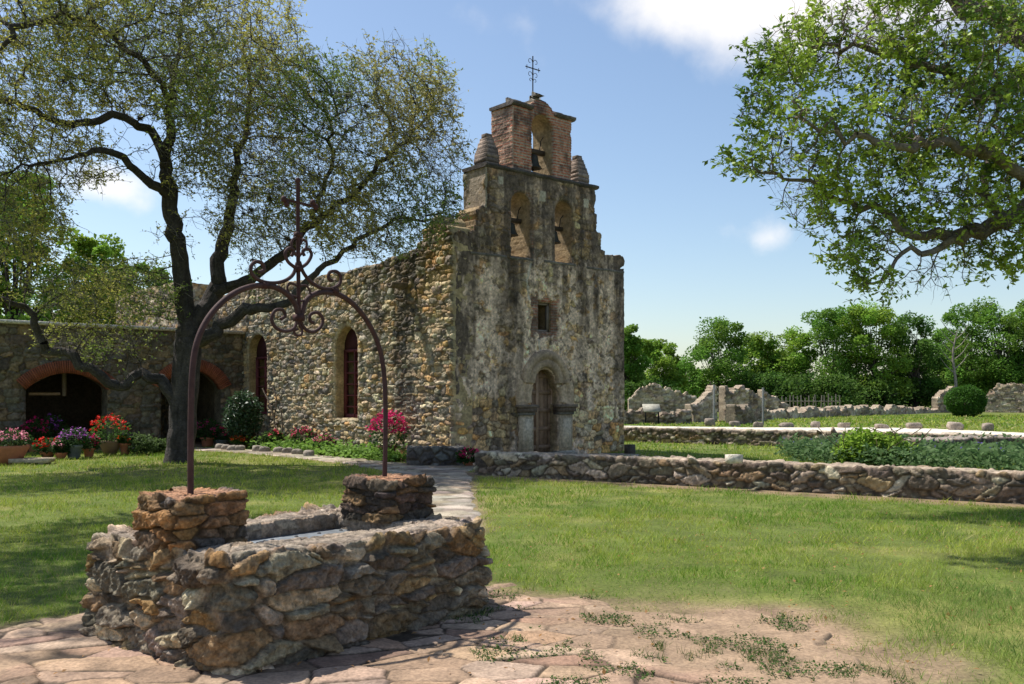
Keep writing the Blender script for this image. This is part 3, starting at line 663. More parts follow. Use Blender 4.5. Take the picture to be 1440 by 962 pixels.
def side_ops(U, V, wins):
    s = np.full(U.shape, 9.0)
    for (a, b, c, sp_, ri) in wins: s = np.minimum(s, sarch(U, V, a, b, c, sp_, ri))
    return s
ww = []
for (xa, xb, yt, yb) in ((473, 503.5, 459, 588), (350, 376, 470, 584)):
    ua, _ = on_plane(xa, 500, P0, SD); ub, _ = on_plane(xb, 500, P0, SD); u_ = (ua + ub) / 2
    _, zt = on_plane((xa + xb) / 2, yt, P0, SD); _, zb = on_plane((xa + xb) / 2, yb, P0, SD)
    hw = abs(ua - ub) / 2; ww.append((min(ua, ub), max(ua, ub), zb, zt - hw * 1.15, hw * 1.15))
def side_sdf(U, V):
    top = 5.30 + .22 * ss(4.5, 1.2, U) + (fbm(U * 2.2, V * 0, 0, 91, 4) - .5) * .16
    s = np.maximum(V - top, sbox(U, V, -.03, 24, -.3, 8))
    # raised stepped shoulder behind the front
    s = np.minimum(s, np.maximum(sbox(U, V, -.0, 1.25, 5, 5.95) , -9) + (fbm(U * 3, V * 3, 0, 93, 3) - .5) * .2)
    s = np.minimum(s, scirc(U, V, .62, 5.84, .42) + (fbm(U * 3, V * 3, 0, 94, 3) - .5) * .1)
    s = np.minimum(s, np.maximum(sbox(U, V, 1.1, 1.9, 5, 5.75), (V - 5.75) - (1.25 - U) * .5) + (fbm(U * 3, V * 3, 0, 95, 3) - .5) * .15)
    return np.maximum(s, -side_ops(U, V, ww))
def side_col(U, V, C, Hh):
    st_ = streaks(U, V, 96)
    d = ss(.52, .66, st_) * .35 * ss(1, 4, V) + .75 * ss(.65, .1, np.abs(U - 2.05 + .1 * np.sin(V * 4))) * ss(.6, 2, V) + .55 * ss(.35, .05, np.abs(U - 3.35 - .1 * np.sin(V * 3))) * ss(1.4, 3.4, V)
    d = d + .5 * ss(4.6, 5.4, V) * ss(.35, .6, fbm(U * 1.5, V * 1.5, 0, 98, 4))
    d = np.clip(d * (.3 + 1.3 * fbm(U * 4, V * 2, 0, 97, 4, .6)), 0, .85)
    lt = ss(1.7, .8, U) * .35
    C = C * 1.06; C = mixc(C, C * 1.0 * np.array([1.25, 1.1, .9]), lt)
    C = mixc(C, S2L(176, 170, 156) + 0 * C, ss(.55, .66, fbm(U * 1.1, V * 1.1, 0, 99, 5, .6)) * .35)
    for (a, b, c, sp_, ri) in ww:
        e = ss(.16, .08, np.abs(sarch(U, V, a, b, c, sp_, ri)) + (fbm(U * 8, V * 8, 0, 3, 3) - .5) * .1)
        C = mixc(C, S2L(188, 170, 138) * (.8 + .4 * fbm(U * 8, V * 8, 0, 4, 3))[..., None], e * .6); Hh = Hh * (1 - e * .6)
    C = mixc(C, S2L(56, 52, 50) + 0 * C, d)
    return C, Hh
slab('side_wall', P0 + SN * .02, SD, SN, 14.4, 6.4, .022, side_sdf, .62, ST_side, M_stone, church, side_col, u0=-.03, revcol=S2L(176, 154, 116), kext=4)
# transept block that stands a little forward beyond the low wing, and the far flank, back and roof
TB = P0 + SD * 14.4 + SN * 1.25
ST_tr = dict(ST_side, seed=61, depth=.07)
def ragged(top, amp=.12, sd_=5, L0=0, L1=99):
    return lambda U, V: np.maximum(V - top - (fbm(U * 1.7, V * 0, 0, sd_, 4) - .5) * amp, -1)
slab('transept_wall', TB, SD, SN, 6.5, 6.0, .06, ragged(5.75), .5, ST_tr, M_stone, church)
slab('transept_wall', TB + FD * 1.25, -FD, FN, 1.27, 6.0, .06, ragged(5.75, sd_=6), .4, ST_tr, M_stone, church, v0=3.0)
slab('far_side_wall', P0 + FD * (FL - .03) + SD * .8, SD, FD, 20, 5.6, .1, ragged(5.4), .6, dict(ST_side, seed=63), M_stone, church)
slab('rear_wall', P0 + SD * 20.8, FD, -FN, FL, 5.6, .12, ragged(5.4), .5, dict(ST_side, seed=64), M_stone, church)
MB().box(P0 + FD * FL / 2 + SD * 10.8 + np.array([0, 0, 4.95]), FD, SD, (0, 0, 1), FL / 2 - .5, 9.9, .08, S2L(190, 182, 168)).build('roof', M_clay, church)
# string courses and caps (rough slabs)
def course(name, t0, t1, z, h, proud, thick, c, w0=0.0, seed=1, parent=church):
    n = max(4, int((t1 - t0) / .05)); prof = np.array([(proud * .2, 0), (proud, h * .35), (proud, h), (-thick - proud * .5, h), (-thick - proud * .5, h * .35), (-thick, 0), (proud * .2, 0)])
    tt = np.linspace(t0, t1, n)
    P = P0 + tt[:, None, None] * FD + (prof[None, :, 0:1] - w0) * FN + np.array([0, 0, 1.]) * (z + prof[None, :, 1:2])
    k = (fbm(P[..., 0] * 5, P[..., 1] * 5, P[..., 2] * 5, seed, 4) - .5)
    P = P + k[..., None] * np.array([.5, .5, .6]) * .09
    Fq = grid_faces(7, n); m = MB(); cc = np.asarray(c) * (.45 + 1.1 * fbm(P[..., 0] * 3, P[..., 1] * 3, P[..., 2] * 3, seed + 3, 4, .6))[..., None]
    m.add(P.reshape(-1, 3), Fq[:, ::-1], cc.reshape(-1, 3))
    for e in (0, n - 1): m.add(P[e, :6], [[0, 1, 2, 3], [0, 3, 4, 5]], cc[e, :6])
    return m.build(name, M_stone, parent)
for a_, b_ in ((.55, 1.75), (1.86, 2.7), (3.1, 4.3), (4.75, FL - .05)): course('string_course', a_, b_, 5.25 + R.uniform(-.02, .02), .08, .05, .6, S2L(120, 112, 102), seed=int(a_ * 10))
course('tier_cornice', 1.0, 5.2, 7.56, .10, .10, .85, S2L(84, 78, 74), seed=3)
course('gable_cap', 1.93, 2.68, 9.36, .10, .09, .85, S2L(92, 84, 78), seed=4)
course('gable_cap', 3.5, 4.28, 9.34, .10, .09, .85, S2L(92, 84, 78), seed=5)
course('gable_block', 2.05, 2.55, 9.46, .17, -.28, .5, S2L(120, 112, 102), seed=6)
course('gable_block', 3.75, 4.1, 9.44, .16, -.28, .5, S2L(128, 118, 108), seed=7)
course('cross_pedestal', 2.83, 3.37, 9.55, .16, -.2, .62, S2L(140, 130, 116), seed=8)
course('cross_pedestal', 2.92, 3.28, 9.70, .17, -.3, .52, S2L(150, 142, 128), seed=9)
course('cross_pedestal', 2.98, 3.22, 9.86, .13, -.34, .46, S2L(150, 142, 128), seed=10)
# stepped pinnacles on the bell tier
def pinnacle(t, wd, name='pinnacle'):
    m = MB(); z = 7.66; n = 7
    for k in range(n):
        f = (1, 1, .98, .88, .74, .58, .44)[k]; h = .12
        g = np.random.default_rng(k + int(t * 10)); c = P0 + FD * (t + g.normal() * .012) + SD * .42 + np.array([0, 0, z + h / 2])
        cc = S2L(150, 132, 118) * g.uniform(.6, 1.15)
        m.box(c + FD * g.normal() * .008, FD, SD, (0, 0, 1), wd / 2 * f, .25 * f, h / 2 - .006, cc); m.box(c + np.array([0, 0, .055]), FD, SD, (0, 0, 1), wd / 2 * f * .94, .25 * f * .94, h / 2, cc * .6); z += h
    m.build(name, M_stone, church)
pinnacle(1.45, .46); pinnacle(4.84, .46)
# gable cross
cc0 = P0 + FD * 3.1 + SD * .42; icol = S2L(52, 48, 50)
m = MB(); zc = lambda z: cc0 + np.array([0, 0, z])
m.tube([zc(9.9), zc(11.02)], .017, 6, icol); m.tube([zc(10.68) - FD * .27, zc(10.68) + FD * .27], .015, 6, icol)
for sx in (-1, 1):
    for (zc_, rr, ph) in ((10.86, .085, 0), (10.50, .085, 0), (10.35, .06, 0)):
        an = np.linspace(0, 5.0, 16); q = cc0 + np.array([0, 0, zc_]) + sx * FD * (.02 + rr)
        pts = q + np.outer(-sx * np.cos(an) * rr * (1 - an / 9), FD) + np.outer(np.sin(an) * rr * (1 - an / 9), [0, 0, 1]); m.tube(pts, .008, 5, icol)
    m.tube([zc(10.62) + FD * sx * .22, zc(10.74) + FD * sx * .22], .009, 5, icol)
m.build('cross', M_iron, church)
# door surround of broken horseshoe arch
def sweep_strip(name, cl, depth0, depth1, width, c, closed=False, seed=1):
    """flat stone band following centre line points (t,z) with given half width, standing proud from depth0 to depth1"""
    cl = np.array(cl, float); tn = np.gradient(cl, axis=0); tn /= np.linalg.norm(tn, axis=1)[:, None]; nr = np.stack([-tn[:, 1], tn[:, 0]], 1)
    w_ = np.zeros(len(cl)) + width; rows = []
    for (o, d) in ((-1, depth0), (-1, depth1 * .6), (-.8, depth1), (-.1, depth1), (0, depth1 * .62), (.15, depth1 * .85), (.8, depth1 * .85), (1, depth1 * .5), (1, depth0)):
        q = cl + nr * (w_ * o)[:, None]; rows.append(P0 + q[:, 0:1] * FD + np.array([0, 0, 1.]) * q[:, 1:2] + FN * d)
    P = np.stack(rows, 1); k = fbm(P[..., 0] * 6, P[..., 1] * 6, P[..., 2] * 6, seed, 4) - .5; P = P + k[..., None] * .025
    cc = np.asarray(c) * (.5 + 1.0 * fbm(P[..., 0] * 3.5, P[..., 1] * 3.5, P[..., 2] * 3.5, seed + 9, 5, .6))[..., None]
    n, mm = P.shape[:2]
    return MB().add(P.reshape(-1, 3), grid_faces(mm, n), cc.reshape(-1, 3)).build(name, M_stone, church)
low = lambda s: [(3.15 + s * .81 * math.cos(a), 1.64 + .81 * math.sin(a)) for a in np.linspace(-.26, .46, 14)]
grey = S2L(194, 168, 142)
sweep_strip('door_surround', low(1), -.05, .11, .27, grey, seed=3)
sweep_strip('door_surround', low(-1), -.05, .11, .27, grey, seed=4)
upa = [(3.15 + .64 * math.cos(a), 2.02 + .64 * math.sin(a)) for a in np.linspace(-.02, math.pi + .02, 34)]
sweep_strip('door_surround', upa, -.05, .145, .235, grey * .85, seed=5)
for sx in (-1, 1):
    tcx_ = 3.15 + sx * .74
    m = MB(); base = P0 + FD * tcx_
    def bb(z0, z1, hw, pr, c): m.box(base + np.array([0, 0, (z0 + z1) / 2]) + FN * (pr - .15), FD, FN, (0, 0, 1), hw, .15, (z1 - z0) / 2, c)
    bb(-.05, .14, .29, .16, S2L(182, 170, 152)); bb(.14, 1.14, .235, .10, S2L(196, 174, 148)); 
    bb(.24, 1.04, .15, .125, S2L(214, 194, 168))
    bb(1.14, 1.22, .26, .14, S2L(122, 116, 110)); bb(1.22, 1.34, .30, .18, S2L(112, 96, 84)); bb(1.34, 1.42, .34, .21, S2L(128, 112, 98))
    m.build('door_jamb', M_stone, church)
m = MB(); m.box(P0 + FD * 3.15 + FN * .22 + np.array([0, 0, .06]), FD, FN, (0, 0, 1), .75, .3, .06, S2L(160, 148, 132)); m.build('door_step', M_stone, church)
wd1 = S2L(158, 128, 106)
for (a, b, ang) in ((2.60, 3.07, 0.0), (3.09, 3.72, .0)):
    m = MB(); o = P0 + SD * .24 + (SD * .08 if a > 3 else 0)
    n = 4
    for k in range(n):
        x0 = a + (b - a) * k / n; g = R.uniform(.75, 1.2)
        m.box(o + FD * (x0 + (b - a) / n / 2) + np.array([0, 0, 1.27]), FD, SD, (0, 0, 1), (b - a) / n / 2 - .006, .025, 1.2, wd1 * g)
    for zz in (.25, .75, 1.25, 1.75, 2.2): m.box(o + FD * (a + b) / 2 - SD * .04 + np.array([0, 0, zz]), FD, SD, (0, 0, 1), (b - a) / 2 - .01, .02, .055, wd1 * .85)
    for xx in (a + .04, b - .04): m.box(o + FD * xx - SD * .042 + np.array([0, 0, 1.27]), FD, SD, (0, 0, 1), .04, .02, 1.2, wd1 * 1.25)
    d = m.build('door', M_wood, church)
    m = MB(); rock(m, o + FD * (b - .08 if a < 3 else a + .08) - SD * .08 + np.array([0, 0, 1.05]), (.025, .025, .04), 2, S2L(40, 38, 38), 2, .05, 0); m.build('handle', M_iron, d)
MB().box(P0 + FD * 3.15 + SD * 1.1 + np.array([0, 0, 1.3]), FD, SD, (0, 0, 1), .9, .05, 1.35, S2L(30, 27, 25)).build('doorway_dark_panel', M_wood, church)  # near-black board standing in for the unlit interior behind the doors
# front window with wooden bars
m = MB(); wc = P0 + FD * 3.175 + SD * .16
for (x, z, hx, hz) in ((-.215, 3.8, .03, .4), (.215, 3.8, .03, .4), (0, 3.43, .245, .03), (0, 4.17, .245, .03)):
    m.box(wc + FD * x + np.array([0, 0, z]), FD, SD, (0, 0, 1), hx, .05, hz, S2L(140, 128, 118))
fr = m.build('window', M_wood, church)
m = MB()
for x in (-.13, -.045, .045, .13): m.tube([wc + FD * x + np.array([0, 0, 3.44]), wc + FD * x + np.array([0, 0, 4.16])], .02, 6, S2L(118, 104, 96))
m.build('bars', M_wood, fr)
MB().box(P0 + FD * 3.175 + SD * .75 + np.array([0, 0, 3.8]), FD, SD, (0, 0, 1), .5, .02, .6, S2L(24, 22, 22)).build('window_dark_backing', M_wood, fr)  # near-black board in place of the dark room behind the bars
# side windows: dark red frames with panes
for (a, b, c, sp_, ri) in ww:
    m = MB(); hw = (b - a) / 2; mid = (a + b) / 2; o = P0 - SN * .30; red = S2L(104, 52, 56)
    zt = sp_ + ri
    for (x, z, hx, hz) in ((a + .05 - mid, (c + sp_) / 2, .06, (sp_ - c) / 2), (b - .05 - mid, (c + sp_) / 2, .06, (sp_ - c) / 2), (0, c + .05, hw, .07), (0, (c + sp_) / 2, .028, (sp_ - c) / 2)):
        m.box(o + SD * (mid + x) + np.array([0, 0, z]), SD, SN, (0, 0, 1), hx, .05, hz, red)
    nb = 6
    for k in range(1, nb): m.box(o + SD * mid + np.array([0, 0, c + (sp_ - c) * k / nb]), SD, SN, (0, 0, 1), hw, .042, .022, red)
    m.box(o + SD * mid + np.array([0, 0, sp_]), SD, SN, (0, 0, 1), hw, .05, .04, red)
    m.box(o + SD * mid - SN * .01 + np.array([0, 0, sp_ + ri / 2]), SD, SN, (0, 0, 1), hw, .03, ri / 2 + .05, red * .45)
    f_ = m.build('window', M_wood, church)
    MB().box(o + SD * mid - SN * .03 + np.array([0, 0, (c + sp_) / 2]), SD, SN, (0, 0, 1), hw, .008, (sp_ - c) / 2, S2L(46, 50, 58)).build('pane', M_glass, f_)
    MB().box(P0 + SD * mid - SN * .04 + np.array([0, 0, c - .03]), SD, SN, (0, 0, 1), hw + .05, .16, .035, S2L(196, 176, 140)).build('sill', M_stone, f_)
# stone rain spout
u_, z_ = on_plane(572, 398, P0, SD); sp0 = P0 + SD * u_ + np.array([0, 0, z_])
m = MB(); an = np.linspace(math.pi, 2 * math.pi, 9)
V_ = []
for d_ in (-.1, .55):
    for rr in (.15, .09):
        for a_ in an: V_.append(sp0 + SN * d_ + SD * rr * math.cos(a_) + np.array([0, 0, rr * math.sin(a_) + (-.03 if d_ > 0 else 0)]))
V_ = np.array(V_); fq = []
for i in range(8):
    fq += [(i, i + 1, 18 + i + 1, 18 + i), (9 + i + 1, 9 + i, 27 + i, 27 + i + 1), (18 + i, 18 + i + 1, 27 + i + 1, 27 + i)]
fq += [(0, 18, 27, 9), (8, 17, 35, 26)]
m.add(V_, fq, S2L(110, 98, 84)); m.build('rain_spout', M_stone, church)
# bells
def bell(t, z, s, label):
    c = P0 + FD * t + SD * .42 + np.array([0, 0, z]); b = thing('bell', c, label, 'bell', 'bells hanging in the gable')
    m = MB(); pr = np.array([(.0, .42), (.10, .42), (.15, .38), (.17, .25), (.20, .12), (.27, .02), (.29, 0), (.26, 0), (.18, .12), (.15, .25), (0, .36)]) * s
    m.lathe(pr, c, 20, S2L(72, 70, 62)); m.build('bell_body', M_bronze, b, True)
    m = MB(); m.box(c + np.array([0, 0, .50 * s + .02]), FD, SD, (0, 0, 1), .40, .06, .07 * s, S2L(84, 70, 60)); m.build('yoke', M_wood, b)
    m = MB(); m.tube([c + np.array([0, 0, .36 * s]), c + np.array([0, 0, -.04])], .012, 6, S2L(50, 48, 46)); rock(m, c + np.array([0, 0, -.04]), (.035, .035, .04), 1, S2L(50, 48, 46), 2, .03, 0); m.build('clapper', M_iron, b)
    m = MB(); m.tube([c + SD * .05 + FD * .28 + np.array([0, 0, .5 * s]), c + SD * .0 + FD * .30 + np.array([0, 0, .9 * s]), c + SD * -.1 + FD * .30 + np.array([0, 0, 1.0 * s])], .014, 5, S2L(50, 48, 46)); m.build('lever', M_iron, b)
bell(2.275, 5.98, .80, 'dark bronze bell in the left arch of the lower bell tier'); bell(3.87, 5.95, .80, 'dark bronze bell in the right arch of the lower bell tier')
bell(3.10, 7.92, .9, 'bronze bell in the single arch at the top of the brick gable')

# ---------------------------------------------------------------- low wing with brick arches
wing = thing('stone_wing', AC + AD * 5, 'low shaded stone wing with two brick arched openings, left of the church', 'building')
def au(px): return on_plane(px, 500, AC, AD)[0]
def az(px, py): return on_plane(px, py, AC, AD)[1]
ZT = 3.78
A1 = (au(151), au(36), az(93, 545), az(93, 523) - az(93, 545)); A2 = (au(311), au(226), az(270, 545), .62)
def wing_sdf(U, V):
    s = np.maximum(V - ZT - (fbm(U * 2, V * 0, 0, 3, 3) - .5) * .05, -1)
    for a in (A1, A2): s = np.maximum(s, -sarch(U, V, a[0], a[1], -.5, a[2], a[3]))
    return s
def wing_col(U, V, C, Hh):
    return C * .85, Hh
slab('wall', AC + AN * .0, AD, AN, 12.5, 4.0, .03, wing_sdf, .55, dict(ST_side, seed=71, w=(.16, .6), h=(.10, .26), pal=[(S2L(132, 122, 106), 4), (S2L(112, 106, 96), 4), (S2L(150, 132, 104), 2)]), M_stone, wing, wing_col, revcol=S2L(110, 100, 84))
for a in (A1, A2):
    hw = (a[1] - a[0]) / 2; Rr = (hw * hw + a[3] ** 2) / (2 * a[3]); cy = a[2] + a[3] - Rr; th = math.asin(hw / Rr); n = 46; m = MB()
    for k in range(n):
        t = -th * 1.04 + 2 * th * 1.04 * (k + .5) / n; dr_ = np.array([math.sin(t), math.cos(t)]); tg = np.array([math.cos(t), -math.sin(t)])
        c2 = np.array([(a[0] + a[1]) / 2, cy]) + dr_ * (Rr + .15)
        ax = AD * dr_[0] + np.array([0, 0, dr_[1]]); bx = AD * tg[0] + np.array([0, 0, tg[1]])
        m.box(AC + AD * c2[0] + np.array([0, 0, c2[1]]) - AN * (.05 + R.uniform(-.006, .006)), ax, bx, AN, .19, Rr * th * 1.04 / n - .006, .16, S2L(150, 88, 64) * R.uniform(.8, 1.2))
    m.build('brick_arch', M_clay, wing)
m = MB(); m.box(AC + AD * 6.2 + AN * -.2 + np.array([0, 0, ZT + .045]), AD, AN, (0, 0, 1), 6.2, .42, .05, S2L(214, 208, 196)); m.build('coping', M_stone, wing)
MB().box(AC + AD * 6.2 - AN * 3.1 + np.array([0, 0, ZT - .2]), AD, AN, (0, 0, 1), 6.2, 2.6, .08, S2L(120, 110, 100)).build('roof', M_clay, wing)
MB().box(AC + AD * 6.2 - AN * 4.6 + np.array([0, 0, 1.8]), AD, AN, (0, 0, 1), 6.3, .1, 1.8, S2L(108, 98, 84)).build('inner_wall', M_stone, wing)
for q in (.45, 12.4): MB().box(AC + AD * q - AN * 2.6 + np.array([0, 0, 1.8]), AD, AN, (0, 0, 1), .1, 2.0, 1.8, S2L(108, 98, 84)).build('end_wall', M_stone, wing)
# wooden frame hanging inside the left opening
m = MB()
def wq(px, py, back=1.2): u_, z_ = on_plane(px, py, AC - AN * back, AD); return AC - AN * back + AD * u_ + np.array([0, 0, z_])
p1, p2 = wq(90, 522), wq(90, 557); m.tube([p1, p2], .08, 4, S2L(150, 132, 118), flat=AN)
p1, p2 = wq(40, 554), wq(84, 554); m.tube([p1, p2], .06, 4, S2L(190, 160, 132), flat=AN)
m.tube([wq(42, 541), wq(76, 525)], .02, 4, S2L(130, 116, 104)); o = m.build('wooden_frame', M_wood); finish(o, 'pale timber post and crossbar fixed inside the left arched opening of the wing', 'frame')

# ---------------------------------------------------------------- low stone walls
ST_low = dict(pow=1, w=(.10, .46), h=(.05, .17), depth=.07, gap=.14, round=.20, mfill=.1, warp=.34, p=3, jit=.9, big=.15, seed=81, rough=.7, dome=.14, lich=.5, lichen=S2L(70, 64, 60), pal=[(S2L(142, 126, 106), 4), (S2L(114, 102, 88), 4), (S2L(158, 134, 102), 2), (S2L(186, 170, 148), 2.5)], mortar=S2L(84, 72, 60), mfac=.85)
def lowwall(name, p, q, H, half, st, label, res=.025, topcol=S2L(180, 162, 142), bend=None, wob=.03, group=None, topf=.75):
    c = (p + q) / 2; D = q - p; L = np.linalg.norm(D)
    o = loopwall(name, c, D, L / 2, half, H, st, M_stone, None, res=res, r=min(.1, half * .5), er=.05, topcol=topcol, topf=topf, topflat=.45, wob=wob, bend=bend)
    return finish(o, label, 'wall', group)
FNW = np.array([-fwd[1], fwd[0], 0])
lowwall('low_wall', fw0 + FNW * .24, fw0 + fwd * 18 + FNW * .24, .46, .24, ST_low, 'long knee-high rubble wall crossing the lawn right of the church door', res=.022)
w2a = G(872, 620.5); w2b = G(1421, 637)
lowwall('low_wall', w2a, w2b, .5, .25, dict(ST_low, seed=83), 'low rubble wall behind the grass plot, beside the pale road', res=.035, topcol=S2L(200, 186, 164))
w3a = G(1424, 639); w3b = G(1270, 646)
lowwall('low_wall', w3b, w3a, .5, .5, dict(ST_low, seed=85), 'broad grey topped wall end behind the leafy bush', res=.035, topcol=S2L(150, 140, 130))
q0, q1 = G(572, 656), G(650, 656)
lowwall('planter_wall', q0 + np.array([0, .35, 0]), q1 + np.array([0, .35, 0]), .42, .32, dict(ST_low, seed=87, w=(.14, .3), h=(.12, .2), pal=[(S2L(110, 104, 98), 3), (S2L(96, 90, 84), 3)]), 'short curved grey stone planter wall at the church corner', res=.022, topcol=S2L(150, 142, 130), bend=lambda x: .22 * (x / .75) ** 2)
m = MB(); b_ = G(1036, 652.5, .47); m.box(b_ + np.array([0, .2, .075]), (.97, .2, 0), (-.2, .97, 0), (0, 0, 1), .13, .09, .075, S2L(216, 206, 190)); o = m.build('stone_block', M_stone); finish(o, 'small white stone block resting on the long front wall', 'block')
m = MB(); m.box(G(875, 640) + np.array([.25, .3, .14]), FD, SD, (0, 0, 1), .10, .12, .14, S2L(92, 84, 76)); o = m.build('stone_block', M_stone); finish(o, 'small dark block on the grass at the right foot of the church front', 'block')

# ---------------------------------------------------------------- far ruins
ruin_pal = [(S2L(182, 160, 134), 3), (S2L(160, 140, 118), 3), (S2L(200, 184, 160), 2), (S2L(130, 116, 102), 3)]
ST_ruin = dict(ST_side, w=(.22, .6), h=(.14, .28), depth=.2, seed=91, pal=ruin_pal, lich=.5)
def ruin(px0, px1, y0, y1, prof, label, thick=.6, res=.09, seed=1, extra=None, name='ruined_wall', colf=1.0):
    A = G(px0, y0); B = G(px1, y1); D = B - A; L = np.linalg.norm(D); D = D / L; N = np.array([D[1], -D[0], 0])
    pu = []; pz = []
    for (px, py) in prof:
        u_, z_ = on_plane(px, py, A, D); pu.append(u_); pz.append(z_)
    def sdf(U, V):
        s = V - np.interp(U, pu, pz) - (fbm(U * 1.3, V * 0, 0, seed, 5, .7) - .5) * .9 - (fbm(np.floor(U / .45), V * 0, 0, seed + 2, 1) - .5) * .35
        s = np.maximum(s, -1)
        if extra is not None:
            for e in extra:
                ua = on_plane(e[0], 580, A, D)[0]; ub = on_plane(e[1], 580, A, D)[0]; s = np.maximum(s, -sbox(U, V, ua, ub, -.3, e[2]))
        return s
    def cf(U, V, C, Hh):
        k = ss(.5, .62, fbm(U * .8, V * .8, 0, seed + 5, 4)); return mixc(C, S2L(186, 172, 150) + 0 * C, k * .35) * colf, Hh * (1 - .3 * k)
    o = slab('%s' % name, A, D, N, L, max(pz) + .5, res, sdf, thick, dict(ST_ruin, seed=seed + 90), M_stone, None, cf, kext=2)
    return finish(o, label, 'ruin')
ruin(884, 995, 584, 584, [(884, 562), (892, 556), (903, 547), (912, 544), (940, 546), (950, 553), (965, 552), (975, 560), (995, 562)], 'broken rubble wall at the left of the ruins nearest the church', seed=3)
ruin(872, 972, 596.5, 596, [(872, 581), (900, 580), (930, 581), (972, 582)], 'knee-high wall in front of the ruins, behind the slanted information panel', seed=5, res=.08, colf=.75)
ruin(972, 1076, 594, 592, [(972, 566), (985, 563), (995, 552), (1003, 546), (1012, 549), (1024, 546), (1034, 549), (1045, 545), (1058, 546), (1066, 553), (1076, 557)], 'tallest ruined wall with a narrow doorway, centre of the ruins', seed=7, extra=[(1009, 1020, 2.6)])
ruin(1033, 1060, 597, 596, [(1033, 571), (1030, 566), (1044, 570), (1056, 572)], 'dark short wall stub before the tallest ruined wall', seed=9, colf=.55)
ruin(1072, 1160, 586, 585, [(1072, 549), (1084, 556), (1096, 564), (1112, 571), (1130, 573), (1160, 575)], 'sloping rubble wall falling away to the right of the tall ruin', seed=11)
ruin(1060, 1320, 591, 580.5, [(1060, 579), (1110, 576), (1190, 574), (1230, 572), (1320, 576)], 'long low ruined wall in front of the dark trees', seed=13, res=.12)
ruin(1318, 1345, 580.5, 580, [(1318, 560), (1322, 553), (1333, 546), (1345, 548)], 'small ruined stub left of the round bush', seed=15)
ruin(1386, 1500, 580, 581, [(1386, 556), (1392, 547), (1398, 540), (1440, 539), (1500, 538)], 'pale ruined wall at the right edge behind the round bush', seed=17, colf=1.1)
for (px, yt, yb) in ((1004, 541, 598), (1073, 545, 597)):
    b_ = G(px, yb); m = MB(); m.tube([b_, b_ + np.array([0, 0, (yb - yt) / F * b_[1]])], .06, 8, S2L(150, 148, 146)); o = m.build('post', M_iron)
    finish(o, 'grey steel post %s the tallest ruined wall' % ('at the left end of' if px < 1050 else 'at the right end of'), 'post', 'posts in the ruins')
# information panel
b_ = G(917, 597); pn = thing('information_panel', b_, 'slanted information panel on two black legs in front of the ruins', 'sign')
m = MB(); m.box(b_ + np.array([0, .2, .95]), (1, 0, 0), (0, .8, .5), (0, -.5, .8), .5, .42, .03, S2L(160, 156, 140)); m.build('panel', M_wood, pn)
for sx in (-.35, .4):
    m = MB(); m.box(b_ + np.array([sx, .2, .45]), (1, 0, 0), (0, 1, 0), (0, 0, 1), .04, .05, .47, S2L(30, 30, 30)); m.build('leg', M_iron, pn)
# row of boulders
names = ['tilted pointed stone', 'small rounded stone', 'squat square stone', 'long flat stone', 'pale blocky stone', 'flat topped stone', 'low pale slab stone', 'wide grey stone', 'tallest pale stone', 'dark block']
bx = [(998, 598, 14, 11), (1033, 599, 15, 8), (1066, 600, 14, 8), (1106, 600, 19, 7), (1147, 600.5, 13, 9), (1187, 601, 16, 8), (1240, 602, 18, 7), (1285, 602, 20, 9), (1343, 604, 19, 12), (1389, 605, 15, 11)]
for i, ((px, py, wp, hp), nm) in enumerate(zip(bx, names)):
    b_ = G(px, py + 1); s_ = b_[1] / F; m = MB(); rock(m, b_ + np.array([0, 0, hp * s_ * .42]), (wp * s_ / 2, wp * s_ * .4, hp * s_ * .56), i + 3, S2L(150, 136, 122) * (1.2 if 'pale' in nm else .85 if 'dark' in nm else 1), 3, .3, .55)
    nxt = 'nearest the ruins' if i == 0 else 'nearest the round bush at the right end' if i == 9 else 'number %d from the left' % (i + 1)
    nxt = nxt.replace('number 2', 'second').replace('number 3', 'third').replace('number 4', 'fourth').replace('number 5', 'fifth').replace('number 6', 'sixth').replace('number 7', 'seventh').replace('number 8', 'eighth').replace('number 9', 'ninth')
    finish(m.build('boulder', M_stone, None, True), '%s in the row along the road, %s' % (nm, nxt), 'boulder', 'row of stones along the road')

